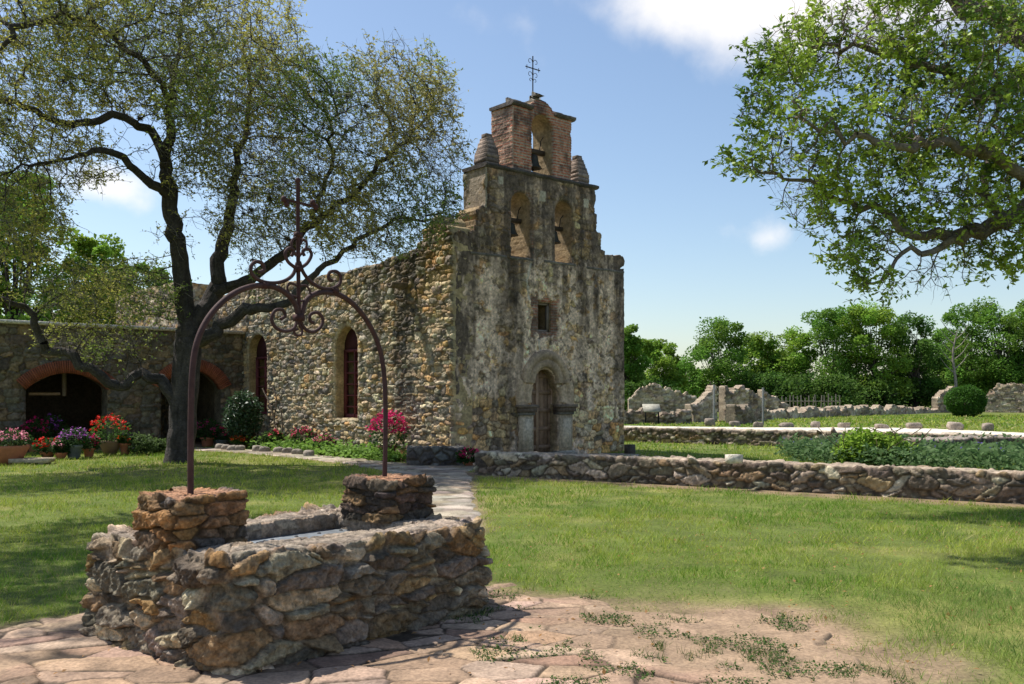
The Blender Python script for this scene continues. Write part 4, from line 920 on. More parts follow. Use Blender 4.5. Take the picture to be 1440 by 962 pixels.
# ---------------------------------------------------------------- trees: space colonisation
def grow(limbs, blobs, step=.28, infl=2.2, kill=.55, seed=1, iters=90):
    g = np.random.default_rng(seed); nodes = []; par = []; rad = []
    pts_all = []
    for (parent_pt, pl) in limbs:
        prev = -1
        if parent_pt is not None and nodes:
            A = np.array(nodes); prev = int(np.argmin(np.linalg.norm(A - pl[0][:3], axis=1)))
        q = spl(np.array([p[:4] for p in pl]), 12)
        acc = 0; last = None
        for i, p in enumerate(q):
            if last is not None and np.linalg.norm(p[:3] - last) < step * .8: continue
            if last is None and prev >= 0: last = p[:3]; continue
            j = p[:3] + (g.normal(size=3) * (.05 if p[3] < .2 else .012) if last is not None else 0)
            nodes.append(j); par.append(prev); rad.append(p[3]); prev = len(nodes) - 1; last = p[:3]
    A = []
    for (c, r, n) in blobs:
        d = g.normal(size=(n, 3)); d /= np.linalg.norm(d, axis=1)[:, None]; A.append(np.asarray(c) + d * (g.random((n, 1)) ** (1 / 2.4)) * np.asarray(r))
    A = np.concatenate(A)
    for it in range(iters):
        kd = kdtree.KDTree(len(nodes))
        for i, p in enumerate(nodes): kd.insert(p, i)
        kd.balance(); acc = {}; keep = np.ones(len(A), bool)
        for i, a in enumerate(A):
            co, idx, dist = kd.find(a)
            if dist < kill: keep[i] = False; continue
            if dist < infl * (3 if it < 8 else 1.6):
                v = (a - nodes[idx]) / dist
                if idx in acc: acc[idx] += v
                else: acc[idx] = v.copy()
        A = A[keep]
        if not acc or len(A) < 5: break
        for idx, v in acc.items():
            v = v / (np.linalg.norm(v) + 1e-6) + g.normal(size=3) * .38
            if par[idx] >= 0:
                pd = nodes[idx] - nodes[par[idx]]; v += .35 * pd / (np.linalg.norm(pd) + 1e-6)
            v /= np.linalg.norm(v) + 1e-6
            nodes.append(nodes[idx] + v * step); par.append(idx); rad.append(0)
    return np.array(nodes), np.array(par), np.array(rad)
def bf(mb, P, r, sides, barkc):
    if sides < 40: mb.tube(P, r, sides, np.asarray(barkc), cap=False); return
    n0 = mb.n; mb.tube(P, r, 40, np.asarray(barkc), flat=(1, .2, .1), cap=False)
    V = mb.V[-1]; ax = np.repeat(P, 40, 0); d = V - ax; R_ = np.linalg.norm(d, axis=1)[:, None]; u = d / R_
    an = np.arctan2(u[:, 1], u[:, 0]); k = fbm(u[:, 0] * 7, u[:, 1] * 7, V[:, 2] * 1.6, 4, 4, .6) - .5
    k2 = fbm(u[:, 0] * 1.3, u[:, 1] * 1.3, V[:, 2] * .8, 9, 3) - .5
    mb.V[-1] = V + u * (k[:, None] * .055 + k2[:, None] * .13 * R_); mb.C[-1] = mb.C[-1] * (1 + 1.6 * k)[:, None]
def tree_mesh(nodes, par, rad0, tip=.006, ex=2.35, barkc=(.1, .09, .08), maxr=9):
    n = len(nodes); rp = np.zeros(n); ch = [[] for _ in range(n)]
    for i in range(n - 1, -1, -1):
        if par[i] >= 0: ch[par[i]].append(i)
    order = range(n - 1, -1, -1)
    s = np.zeros(n)
    for i in order:
        r = (s[i] ** (1 / ex)) if s[i] > 0 else tip
        if rad0[i] > 0: r = max(rad0[i], min(r, rad0[i] * 1.1))
        rp[i] = r
        if par[i] >= 0: s[par[i]] += r ** ex
    mb = MB()
    big = [max(c, key=lambda q: rp[q]) if c else -1 for c in ch]
    starts = []
    for i in range(n):
        if par[i] < 0: starts.append((-1, i))
        for c in ch[i]:
            if c != big[i]: starts.append((i, c))
    for p_, c in starts:
        chain = [c] if p_ < 0 else [p_, c]
        while big[chain[-1]] >= 0: chain.append(big[chain[-1]])
        if len(chain) < 2: continue
        P = nodes[chain].copy(); r = rp[chain].copy()
        if p_ >= 0: r[0] = min(r[0], r[1] * 1.25)
        # thick and thin stretches of one limb get different section counts
        k = 0
        while k < len(P) - 1:
            q = lambda x: 0 if x > .10 else 1 if x > .045 else 2 if x > .018 else 3
            e = k + 1
            while e < len(P) - 1 and q(r[e]) == q(r[k]): e += 1
            Ps = P[k:e + 1]; rs = r[k:e + 1]; cl = q(rs[0])
            if cl <= 1:
                t = np.linspace(0, len(Ps) - 1, len(Ps) * 4 - 3); t0_ = range(len(Ps)); Ps = np.stack([np.interp(t, t0_, Ps[:, j]) for j in range(3)], 1); rs = np.interp(t, t0_, rs)
            bf(mb, Ps, rs, (40, 9, 5, 3)[cl], barkc)
            k = e
    return mb, rp, ch
def twigs(mb, nodes, rp, g, sel_r, per, length, c, leaf_n, npt=4, droop=.0, rt=.004):
    idx = np.where((rp < sel_r))[0]; idx = np.repeat(idx, per); n = len(idx)
    d = g.normal(size=(n, 3)); d[:, 2] += .25 - droop; d /= np.linalg.norm(d, axis=1)[:, None]
    L = g.uniform(.5, 1.2, n) * length; P = [nodes[idx]]
    for k in range(npt - 1):
        d = d + g.normal(size=(n, 3)) * .35; d /= np.linalg.norm(d, axis=1)[:, None]; P.append(P[-1] + d * (L / (npt - 1))[:, None])
    P = np.stack(P, 1)                                           # n, npt, 3
    an = np.arange(3) * 2.0944; off = np.stack([np.cos(an), np.sin(an), np.sin(an + 1)], 1) * rt
    tap = np.linspace(1.2, .5, npt)
    V_ = P[:, :, None] + off[None, None] * tap[None, :, None, None]
    j = np.arange(3); b = np.arange(n)[:, None, None] * npt * 3 + np.arange(npt - 1)[None, :, None] * 3
    Fq = np.stack([b + j, b + (j + 1) % 3, b + 3 + (j + 1) % 3, b + 3 + j], -1).reshape(-1, 4)
    mb.add(V_.reshape(-1, 3), Fq, np.asarray(c))
    t = g.random((n, leaf_n)) ** .7 * (npt - 1); k = np.minimum(t.astype(int), npt - 2); f = t - k
    ar = np.arange(n)[:, None]
    LP = P[ar, k] * (1 - f[..., None]) + P[ar, k + 1] * f[..., None]
    return LP.reshape(-1, 3)
def PX(*a): return np.array(list(P3(a[0], a[1], a[2])) + [a[3]])
def blob(px, py, rx, ry, Y, rd, n): return (P3(px, py, Y), (rx / F * Y, rd, ry / F * Y), n)

# left oak
oak = thing('oak_tree', G(252, 652), 'large spreading oak with a dark forked trunk, standing on the lawn left of the church', 'tree')
Y = 23.0
tr = [PX(252, 655, Y, .40), PX(253, 640, Y, .33), PX(257, 590, Y, .30), PX(260, 540, Y, .30), PX(264, 500, Y, .30), PX(266, 465, Y, .27)]
limbs = [(None, tr),
         (1, [PX(266, 465, Y, .24), PX(256, 400, Y, .21), PX(252, 350, Y - .2, .19), PX(244, 310, Y - .3, .18), PX(239, 262, Y - .4, .155), PX(234, 205, Y - .4, .12), PX(240, 140, Y - .2, .08), PX(250, 60, Y, .05), PX(262, -10, Y, .03)]),
         (1, [PX(239, 262, Y - .4, .12), PX(219, 191, Y - .8, .10), PX(170, 170, Y - 1.3, .09), PX(106, 173, Y - 1.8, .08), PX(53, 159, Y - 2.2, .07), PX(0, 141, Y - 2.6, .055), PX(-60, 150, Y - 3, .03)]),
         (1, [PX(237, 275, Y - .4, .12), PX(190, 240, Y - 1.2, .09), PX(159, 212, Y - 1.8, .08), PX(110, 220, Y - 2.4, .05), PX(60, 235, Y - 2.8, .03)]),
         (1, [PX(240, 140, Y - .2, .07), PX(185, 70, Y - 1.5, .06), PX(95, 22, Y - 3, .06), PX(35, 42, Y - 3.6, .06), PX(-10, 66, Y - 4, .05)]),
         (1, [PX(266, 465, Y, .22), PX(300, 412, Y + .3, .19), PX(314, 345, Y + .5, .16), PX(326, 290, Y + .6, .12), PX(335, 220, Y + .8, .08), PX(352, 140, Y + 1, .05), PX(340, 60, Y + 1, .03)]),
         (1, [PX(300, 412, Y + .3, .15), PX(350, 394, Y + .2, .13), PX(397, 357, Y + .2, .11), PX(440, 318, Y - .4, .09), PX(500, 270, Y - .8, .065), PX(560, 205, Y - 1.0, .045), PX(610, 150, Y - 1, .025)]),
         (1, [PX(440, 318, Y - .4, .07), PX(462, 240, Y - .6, .05), PX(470, 160, Y - .6, .03)]),
         (1, [PX(265, 490, Y, .2), PX(305, 466, Y - .3, .15), PX(345, 437, Y - .6, .13), PX(392, 431, Y - .8, .10), PX(440, 385, Y - .8, .075), PX(500, 340, Y - .7, .055), PX(560, 312, Y - .6, .04), PX(630, 300, Y - .5, .025)]),
         (1, [PX(256, 575, Y, .19), PX(226, 537, Y - .2, .14), PX(200, 523, Y - .3, .12), PX(170, 543, Y - .5, .115), PX(132, 520, Y - .8, .11), PX(95, 496, Y - 1, .105), PX(58, 486, Y - 1.2, .10), PX(47, 442, Y - 1.4, .08), PX(0, 424, Y - 1.8, .06), PX(-60, 400, Y - 2, .04)])]
blobs = [blob(110, 60, 180, 85, 21.5, 3.5, 900), blob(300, 90, 120, 100, 22.8, 3.5, 750), blob(40, 205, 110, 65, 20.8, 2.5, 480), blob(335, 200, 100, 85, 23.2, 3, 600),
         blob(430, 150, 75, 75, 22.4, 2.3, 420), blob(555, 145, 95, 75, 21.8, 2.0, 560), blob(590, 225, 75, 55, 21.8, 1.7, 360), blob(470, 270, 110, 65, 22.0, 2.0, 560), blob(605, 290, 50, 50, 21.8, 1.4, 200),
         blob(520, 330, 90, 35, 21.8, 1.4, 230), blob(150, 415, 110, 50, 22.2, 1.6, 300), blob(230, 30, 200, 60, 22, 3.5, 450), blob(20, 300, 70, 70, 20.5, 2, 260), blob(370, 320, 70, 45, 23, 2, 180), blob(130, 480, 90, 25, 22.4, 1.0, 90), blob(-120, 120, 120, 120, 20.5, 2.5, 250)]
blobs = [(c, r, int(n * 3.8)) for c, r, n in blobs]
nd, pr_, r0 = grow(limbs, blobs, step=.24, infl=1.5, kill=.27, seed=5); print('left nodes', len(nd))
bark = S2L(74, 68, 64)
mbk, rp, ch = tree_mesh(nd, pr_, r0, tip=.006, barkc=bark)
g = np.random.default_rng(3)
tw = MB(); LP = twigs(tw, nd, rp, g, .022, 4, .40, S2L(150, 142, 130), 7, rt=.0044)
mbk.build('trunk', M_bark, oak, True); tw.build('twigs', M_bark, oak)
kn = fbm(LP[:, 0] * .6, LP[:, 1] * .6, LP[:, 2] * .6, 7, 3); dens = fbm(LP[:, 0] * 1.1, LP[:, 1] * 1.1, LP[:, 2] * 1.1, 9, 3)
sel = g.random(len(LP)) < np.clip((dens - .38) * 5, .07, .9); LP = LP[sel]; kn = kn[sel]
lc = mixc(S2L(112, 116, 62) + np.zeros((len(LP), 3)), S2L(164, 158, 76) + np.zeros((len(LP), 3)), ss(.38, .6, kn)); 
lc = mixc(lc, S2L(158, 146, 84) + 0 * lc, ss(-6, -2.5, LP[:, 0]) * .6); lc = mixc(lc, S2L(98, 122, 52) + 0 * lc, ss(.6, .3, fbm(LP[:, 0] * .5 + 9, LP[:, 1] * .5, LP[:, 2] * .5, 17, 2)) * .8)
MB().leaves(LP, .078, lc * 1.5 * np.array([.97, 1, 1.08]), 5, .5).build('crown', M_leafm, oak)
# ball moss tufts
mossm = MB(); g2 = np.random.default_rng(9); d = g2.normal(size=(160, 3)); d /= np.linalg.norm(d, axis=1)[:, None]
for q in d: mossm.add([q[[1, 2, 0]] * .012, -q[[1, 2, 0]] * .012, q * .13 + np.array([0, 0, -.02])], [[0, 1, 2]], S2L(84, 76, 66))
mo = mossm.build('ball_moss', M_bark, oak); mo.matrix_parent_inverse = Matrix.Identity(4)
cand = np.where((rp < .05) & (rp > .008) & (nd[:, 2] < 9))[0]; g2.shuffle(cand)
for i, ci in enumerate(cand[:48]):
    o = mo if i == 0 else mo.copy()
    if i: col.objects.link(o)
    o.parent = oak; o.location = Vector(nd[ci]) - oak.location; k = g2.uniform(.4, .85); o.scale = (k, k, k)

# neighbouring oak at the left, its shade dapples the lawn
noak = thing('oak_tree', (-10.5, 11.0, 0), 'oak just beyond the left edge, its high crown shading the grass beside the well', 'tree')
b0 = np.array([-10.5, 11.0, -.05]); q4 = lambda x, y, z, r: np.array([x, y, z, r])
limbs = [(None, [np.r_[b0, .38], q4(-10.4, 11, 1.5, .3), q4(-10.1, 11.1, 3.2, .27)]), (1, [q4(-10.1, 11.1, 3.2, .2), q4(-9.2, 11.4, 5.2, .15), q4(-8.3, 11.9, 7.2, .1), q4(-7.4, 12.2, 8.2, .05)]),
         (1, [q4(-10.1, 11.1, 3.2, .2), q4(-10.8, 10.4, 5.4, .15), q4(-10.9, 9.6, 7.6, .08)]), (1, [q4(-9.2, 11.4, 5.2, .1), q4(-8.9, 10.4, 6.9, .07), q4(-8.4, 9.3, 7.8, .04)]), (1, [q4(-9.2, 11.4, 5.2, .1), q4(-9.3, 12.8, 7, .07), q4(-9.0, 14.4, 8.3, .04)])]
blobs = [((-7.9, 12.2, 8.5), (2.0, 1.7, 1.0), 1100), ((-9.3, 11.2, 8.7), (2, 1.2, 1), 600), ((-10.6, 9.6, 8.2), (1.8, 1.6, 1.2), 500), ((-8.4, 9.3, 8.2), (1.3, 1.3, .9), 420), ((-9.2, 14.6, 9.2), (2.0, 1.6, 1.2), 700), ((-11.5, 12, 8.8), (1.8, 2, 1.3), 400)]
nd3, pr3, r03 = grow(limbs, blobs, step=.26, infl=1.6, kill=.32, seed=15)
mbk, rp3, ch3 = tree_mesh(nd3, pr3, r03, tip=.007, barkc=bark); mbk.build('trunk', M_bark, noak, True)
tw = MB(); LP = twigs(tw, nd3, rp3, g, .022, 3, .42, S2L(134, 126, 114), 9, rt=.004); tw.build('twigs', M_bark, noak)
dens = fbm(LP[:, 0] * 1.0, LP[:, 1] * 1.0, LP[:, 2] * 1.0, 29, 3); LP = LP[g.random(len(LP)) < np.clip((dens - .30) * 6, .1, 1)]
MB().leaves(LP, .10, S2L(128, 136, 62), 25, .5).build('crown', M_leafm, noak)

# right foreground oak
Yr = 14.0
roak = thing('leafy_oak', (11.2, 14.6, 0), 'leafy oak reaching in from the right edge with glossy green leaves', 'tree')
base = np.array([11.2, 14.6, -.05])
trk = [np.r_[base, .42], np.r_[base + [0, 0, 1.3], .34], np.r_[base + [-.2, -.1, 2.6], .32]]
t0 = trk[-1]
limbs = [(None, trk), (1, [t0, PX(1620, 330, Yr + .3, .22), PX(1540, 322, Yr, .18), PX(1470, 296, Yr, .13), PX(1420, 300, Yr, .115), PX(1375, 326, Yr, .10), PX(1320, 330, Yr, .08), PX(1270, 318, Yr, .06), PX(1215, 290, Yr, .045), PX(1150, 262, Yr, .03), PX(1070, 240, Yr, .02)]),
         (1, [t0, PX(1640, 200, Yr + .5, .2), PX(1540, 140, Yr + .6, .14), PX(1450, 120, Yr + .6, .10), PX(1380, 130, Yr + .5, .08), PX(1300, 90, Yr + .4, .06), PX(1220, 65, Yr + .3, .045), PX(1130, 70, Yr + .2, .02)]),
         (1, [PX(1470, 296, Yr, .12), PX(1425, 240, Yr - .5, .09), PX(1350, 205, Yr - .8, .07), PX(1270, 208, Yr - 1, .055), PX(1190, 190, Yr - 1, .04), PX(1110, 150, Yr - 1, .02)]),
         (1, [PX(1375, 326, Yr, .07), PX(1310, 352, Yr - .2, .05), PX(1270, 362, Yr - .3, .035), PX(1235, 400, Yr - .4, .02)]),
         (1, [PX(1400, 310, Yr, .08), PX(1385, 250, Yr + .6, .05), PX(1400, 170, Yr + .8, .04), PX(1390, 60, Yr + 1, .025)]),
         (1, [t0, q4(9.8, 14.5, 5.6, .22), q4(7.4, 15.0, 8.0, .16), q4(4.6, 15.5, 9.0, .11), q4(1.2, 15.8, 9.3, .05)]),  # this limb and the next: added above the frame to shade the right lawn
         (1, [q4(7.4, 15.0, 8.0, .12), q4(5.2, 13.8, 8.6, .09), q4(2.8, 12.3, 8.5, .07), q4(.3, 11.6, 8.4, .04)]), (1, [PX(1640, 200, Yr + .5, .15), PX(1620, 60, Yr + .5, .1), PX(1560, -60, Yr + .5, .05)])]
blobs = [blob(1095, 110, 45, 60, Yr, 1.2, 170), blob(1180, 55, 85, 60, Yr, 1.5, 330), blob(1300, 45, 110, 75, Yr, 1.9, 480), blob(1410, 60, 80, 80, Yr, 2, 380), blob(1125, 205, 70, 55, Yr - .3, 1.2, 260), blob(1062, 232, 45, 20, Yr, .7, 90), blob(1060, 160, 22, 40, Yr, .6, 50), blob(1085, 70, 30, 25, Yr, .7, 60), blob(1215, 395, 30, 22, Yr, .6, 60), blob(1300, 390, 60, 18, Yr, .8, 40), blob(1190, 250, 70, 50, Yr, 1.2, 160), blob(1340, 300, 80, 40, Yr, 1.2, 150),
         blob(1235, 195, 95, 65, Yr - .3, 1.6, 420), blob(1355, 190, 95, 75, Yr, 1.9, 480), blob(1150, 300, 50, 38, Yr, 1., 150), blob(1215, 345, 48, 52, Yr - .2, 1., 180), blob(1410, 345, 60, 45, Yr, 1.4, 200), blob(1445, 200, 60, 110, Yr, 1.9, 330), blob(1290, 285, 60, 30, Yr, 1, 90),
         blob(1570, 180, 120, 170, Yr + .3, 2, 600), blob(1700, 120, 160, 160, Yr + .8, 2.5, 400), blob(1600, 370, 90, 50, Yr, 1.2, 140),
         ((1.6, 15.7, 9.5), (1.9, .8, .45), 420), ((3.8, 15.6, 9.6), (1.4, .7, .5), 260), ((.9, 11.8, 8.6), (1.4, .7, .45), 330), ((2.6, 12.3, 8.8), (1.0, .5, .4), 140)]  # high foliage added out of view to cast shade on the right lawn
blobs = [(c, r, int(n * 1.7)) for c, r, n in blobs]
nd2, pr2, r02 = grow(limbs, blobs, step=.17, infl=1.2, kill=.22, seed=8); print('right nodes', len(nd2))
mbk, rp2, ch2 = tree_mesh(nd2, pr2, r02, tip=.006, barkc=S2L(128, 116, 106))
mbk.build('trunk', M_bark, roak, True)
tw = MB(); LP = twigs(tw, nd2, rp2, g, .016, 3, .30, S2L(124, 110, 96), 10, rt=.003); tw.build('twigs', M_bark, roak)
dens = fbm(LP[:, 0] * 1.9, LP[:, 1] * 1.9, LP[:, 2] * 1.9, 19, 3); sel = g.random(len(LP)) < np.clip((dens - .44) * 7, .04, 1); LP = LP[sel]
kn = fbm(LP[:, 0] * .9, LP[:, 1] * .9, LP[:, 2] * .9, 27, 3)
lc = mixc(S2L(88, 114, 42) + np.zeros((len(LP), 3)), S2L(142, 162, 62) + np.zeros((len(LP), 3)), ss(.35, .62, kn))
MB().leaves(LP, .090, lc * 1.4, 15, .5, jit=.4).build('crown', M_leaf, roak)

# background trees
def bgtree(base, H, Rr, seed, colr, label, name='broadleaf_tree', group='trees behind the ruins', leaf=.26, nl=17000, flat=1.0, cat='tree'):
    g = np.random.default_rng(seed); root = thing(name, base, label, cat, group)
    m = MB(); top = base + np.array([0, 0, H * .62]); tp = [base + np.array([0, 0, -.1]), base + np.array([g.normal() * .2, 0, H * .25]), top + np.array([g.normal() * .4, 0, 0])]
    m.tube(spl(tp, 5), np.linspace(.02 * H + .08, .05, 11), 8, S2L(92, 84, 76))
    cen = []
    nb = 58
    for k in range(nb):
        a = g.uniform(0, 6.283); z = g.uniform(.12, .90); f = math.sqrt(max(0.05, 1 - ((z - .45) / .56) ** 2)); rr = g.uniform(.1, 1) ** .6 * Rr * f * .86
        c = base + np.array([math.cos(a) * rr, math.sin(a) * rr, z * H]); s_ = g.uniform(.13, .35) * Rr * (1.2 - .4 * z); cen.append((c, s_))
        if k % 2 == 0: m.tube(spl([base + np.array([0, 0, H * g.uniform(.2, .45)]), (base + c) / 2 + np.array([0, 0, H * .12]), c], 3), np.linspace(.09, .02, 7), 4, S2L(92, 84, 76))
    m.build('trunk', M_bark, root)
    n = nl // nb; LPs = []; cs = []
    for (c, s_) in cen:
        d = g.normal(size=(n, 3)); d /= np.linalg.norm(d, axis=1)[:, None]; r = (.55 + .45 * g.random((n, 1)) ** .5) * (1 + .5 * (fbm(d[:, 0] * 2.2 + c[0], d[:, 1] * 2.2, d[:, 2] * 2.2 + seed, 3, 3) - .5)[:, None])
        LPs.append(c + d * r * s_ * np.array([1.15, 1.15, .85])); cs.append(np.tile(np.asarray(colr) * g.uniform(.78, 1.22) * np.array([g.uniform(.9, 1.15), 1, 1]), (n, 1)))
    MB().leaves(np.concatenate(LPs), leaf, np.concatenate(cs), seed, .7, jit=.3).build('crown', M_leafm, root)
gA, gB, gC = S2L(106, 142, 54), S2L(132, 164, 62), S2L(88, 122, 50)
bt = [(878, 30, 446, 92, gA, 'dark green tree just right of the church edge, tallest there'), (925, 34, 472, 96, gB, 'lighter low tree in the gap between church and round tree'), (965, 28, 505, 110, gA, 'low far tree filling the dip left of the round tree'),
      (1008, 52, 443, 98, gA, 'rounded dark tree behind the tallest ruin, standing apart'), (1072, 34, 462, 104, gB, 'pale green tree directly right of the rounded dark tree'), (1112, 44, 455, 98, gB, 'bright yellow green tree above the sloping ruin'),
      (1170, 52, 425, 94, gA, 'tall mixed green tree above the left part of the long low wall'), (1232, 46, 416, 92, gB, 'tall light tree whose top meets the low foreground branch'), (1285, 44, 432, 94, gC, 'dark tree over the middle of the long low wall'),
      (1330, 40, 455, 96, gC, 'lower shaded tree left of the round bush'), (1362, 46, 415, 90, gA, 'tall tree rising above the round bush'), (1415, 50, 408, 88, gA, 'tall tree above the pale ruined wall'), (1470, 50, 415, 88, gC, 'dark tree at the far right edge'), (1530, 50, 410, 92, gA, 'last tree of the row, beyond the right edge')]
for i, (px, rw, yt, D_, c_, lb) in enumerate(bt):
    D_ = D_ + (14 if px > 1290 else 6 if px > 1100 else 0)
    b_ = np.array([(px - CX) / F * D_, D_, 0.]); bgtree(b_, CAMH + (HY - yt) / F * D_, rw / F * D_ * 1.12, 100 + i, c_, lb)
# understorey below the row of trees
for i, (px, D_, hh, rr, lb) in enumerate([(1150, 92, 3.6, 4.5, 'dark bushy thicket left under the tall trees'), (1215, 97, 3.8, 4.8, 'dark thicket behind the middle of the long low wall'), (1285, 101, 3.6, 4.8, 'dark thicket near the right end of the long low wall'), (1360, 108, 4.2, 5.5, 'dark thicket behind the round bush'), (1440, 110, 4.4, 6, 'dark thicket behind the pale ruined wall'), (905, 90, 3.2, 4.0, 'thicket low behind the leftmost ruin'), (1085, 96, 3.6, 5, 'thicket behind the sloping ruin')]):
    bgtree(np.array([(px - CX) / F * D_, D_, 0.]), hh, rr, 200 + i, gC * .8, lb, 'bush', 'thickets under the far trees', .3, 7000, cat='bush')
# bare dead tree
b_ = np.array([(1344 - CX) / F * 97, 97, 0.]); m = MB()
m.tube(spl([b_, b_ + [.0, 0, 3], b_ + [-.3, 0, 6], b_ + [.2, 0, 8.6]], 5), np.linspace(.22, .04, 16), 6, S2L(150, 140, 130))
for k in range(9):
    z = 4 + k * .5; s_ = 1 if k % 2 else -1; m.tube(spl([b_ + [-.1, 0, z], b_ + [s_ * .8, .2, z + .7], b_ + [s_ * 1.5, .3, z + 1.7]], 4), np.linspace(.07, .02, 9), 4, S2L(150, 140, 130))
finish(m.build('bare_tree', M_bark), 'leafless pale trunk among the green trees above the round bush', 'tree')
# trees behind the low wing
for i, (px, rw, yt, D_, c_, lb) in enumerate([(20, 75, 215, 44, gB * 1.1, 'bright green tree behind the wing at the left edge'), (125, 62, 300, 46, gB, 'fresh green tree behind the wing, between left edge and oak trunk'), (-90, 80, 200, 42, gA, 'dark tree behind the wing, mostly out of frame'), (205, 50, 350, 50, gA, 'lower tree behind the wing next to the transept'), (60, 50, 390, 52, gC, 'dark low tree just above the wing roof')]):
    bgtree(np.array([(px - CX) / F * D_, D_, 0.]), CAMH + (HY - yt) / F * D_, rw / F * D_ * 1.1, 300 + i, c_, lb, group='trees behind the wing', leaf=.21, nl=22000)
# round clipped bush
b_ = G(1358, 586); s_ = b_[1] / F; rb = thing('round_bush', b_, 'round dense bush standing alone between the two ruin stubs', 'bush')
m = MB(); m.tube([b_, b_ + np.array([0, 0, 1.2])], [.14, .1], 6, S2L(80, 70, 60)); m.build('stem', M_bark, rb)
g = np.random.default_rng(4); d = g.normal(size=(9000, 3)); d /= np.linalg.norm(d, axis=1)[:, None]; r = (.7 + .3 * g.random((9000, 1)) ** .4) * (1 + .35 * (fbm(d[:, 0] * 3, d[:, 1] * 3, d[:, 2] * 3, 3, 3) - .5)[:, None])
MB().leaves(b_ + np.array([0, 0, 22 * s_]) + d * r * np.array([27 * s_, 25 * s_, 22.5 * s_]), .16, S2L(70, 108, 38), 7, .6).build('foliage', M_leafm, rb)

# ---------------------------------------------------------------- plants by the church
def scatter(c, r, n, g, lo=.3):
    d = g.normal(size=(n, 3)); d /= np.linalg.norm(d, axis=1)[:, None]; return np.asarray(c) + d * (lo + (1 - lo) * g.random((n, 1)) ** .5) * np.asarray(r)
def flower_heads(mb, C, size, c, seed, k=7):
    g = np.random.default_rng(seed); n = len(C); P_ = np.repeat(C, k, 0) + g.normal(size=(n * k, 3)) * size * .35
    mb.leaves(P_, size * .75, c, seed + 1, .85, up=1.2, jit=.22)
POTS = {'tall': [(.0, 0), (.62, 0), (.70, .1), (.82, .8), (1.0, .84), (1.0, 1), (.88, 1), (.80, .9), (0, .88)], 'bowl': [(0, 0), (.5, 0), (.8, .5), (1, .85), (1.04, 1), (.92, 1), (0, .85)]}
def pot(px, py, pr, ph, pcol, fol, fr, fz, flo, fn, label, seed, kind='tall', group='potted flowers along the walls', fsize=.07, nf=500):
    b_ = G(px, py) if np.ndim(px) == 0 else px
    t = thing('flower_pot', b_, label, 'flower pot', group); g = np.random.default_rng(seed)
    m = MB(); m.lathe(np.array(POTS[kind]) * [pr, ph], b_, 22, pcol); m.build('pot', M_clay, t, True)
    c = b_ + np.array([0, 0, ph + fz * .55]); m = MB(); L_ = scatter(c, (fr, fr, fz * .75), nf, g, .2); m.leaves(L_, .085, fol, seed, .7)
    for k in range(14): q = scatter(c, (fr * .8, fr * .8, fz * .5), 1, g)[0]; m.tube([b_ + np.array([0, 0, ph * .9]), q], .005, 3, S2L(80, 100, 50))
    m.build('foliage', M_leafm, t)
    m = MB(); d = g.normal(size=(fn, 3)); d[:, 2] = abs(d[:, 2]) * .9 + .1; d[:, 1] -= .3; d /= np.linalg.norm(d, axis=1)[:, None]
    hp = c + d * np.array([fr, fr, fz * .85]) * g.uniform(.8, 1.1, (fn, 1))
    if fn > 28: flower_heads(m, hp, fsize, flo, seed + 5); m.build('flowers', M_petal, t)
    else:
        for k in range(fn): m = MB(); flower_heads(m, hp[k:k + 1], fsize * 1.2, flo, seed * 50 + k, 11); m.build('flower', M_petal, t)
grn = S2L(78, 112, 48); dgrn = S2L(58, 88, 42)
red = S2L(226, 44, 30); pink = S2L(226, 70, 120); mag = S2L(214, 30, 112); pur = S2L(178, 96, 190); ora = S2L(236, 96, 40); lpk = S2L(236, 150, 170)
terra = S2L(176, 112, 84); gryp = S2L(112, 118, 122)
pot(14, 653, .42, .46, terra, dgrn, .46, .26, lpk, 70, 'wide terracotta pot of pink flowers at the left edge', 1, 'bowl')
pot(155, 640, .30, .40, S2L(140, 112, 90), grn, .50, .52, red, 55, 'large pot of bright red geraniums between the wing arches', 2, 'bowl')
pot(104, 645, .22, .36, gryp, dgrn, .34, .32, pur, 40, 'grey pot of lilac flowers before the left arch', 3)
pot(67, 645, .20, .18, terra, dgrn, .34, .26, red, 16, 'low pot of red and green plants before the left arch', 4, 'bowl')
pot(86, 646, .16, .18, terra, dgrn, .18, .22, lpk, 14, 'small pot of pale pink flowers beside the lilac pot', 5, 'bowl')
pot(125, 643, .16, .24, terra, dgrn, .26, .26, mag, 12, 'small terracotta pot of magenta flowers between lilac and red pots', 6)
pot(176, 640, .16, .34, terra, grn, .16, .14, ora, 6, 'slim terracotta pot with few orange flowers beside the red geraniums', 7)
pot(50, 636, .24, .30, terra, dgrn, .42, .50, mag, 22, 'shaded pot of magenta blooms inside the left arch', 8)
pot(75, 634, .22, .34, terra, dgrn, .40, .55, pur, 14, 'shaded pot of purple blooms deepest inside the left arch', 9)
pot(292, 628, .24, .30, terra, dgrn, .42, .45, S2L(190, 60, 120), 14, 'shaded pot of dull pink flowers under the right arch', 10)
pot(312, 628, .2, .22, gryp, dgrn, .30, .30, pink, 8, 'small dark pot under the right arch edge', 11, 'bowl')
pot(343, 630, .2, .12, terra, grn, .42, .22, ora, 40, 'low trough of orange and red flowers beside the dark glossy shrub', 12, 'bowl')
pot(386, 632, .18, .24, terra, dgrn, .26, .24, S2L(210, 50, 80), 12, 'small pot of dark pink flowers by the bare climbing stem', 13)
pot(426, 634, .20, .24, terra, dgrn, .34, .34, pink, 34, 'pot of deep pink flowers left of the dish planter', 14)
pot(457, 638, .24, .20, terra, dgrn, .30, .24, lpk * [1, .7, .8], 40, 'shallow dish planter of rose pink flowers', 15, 'bowl')
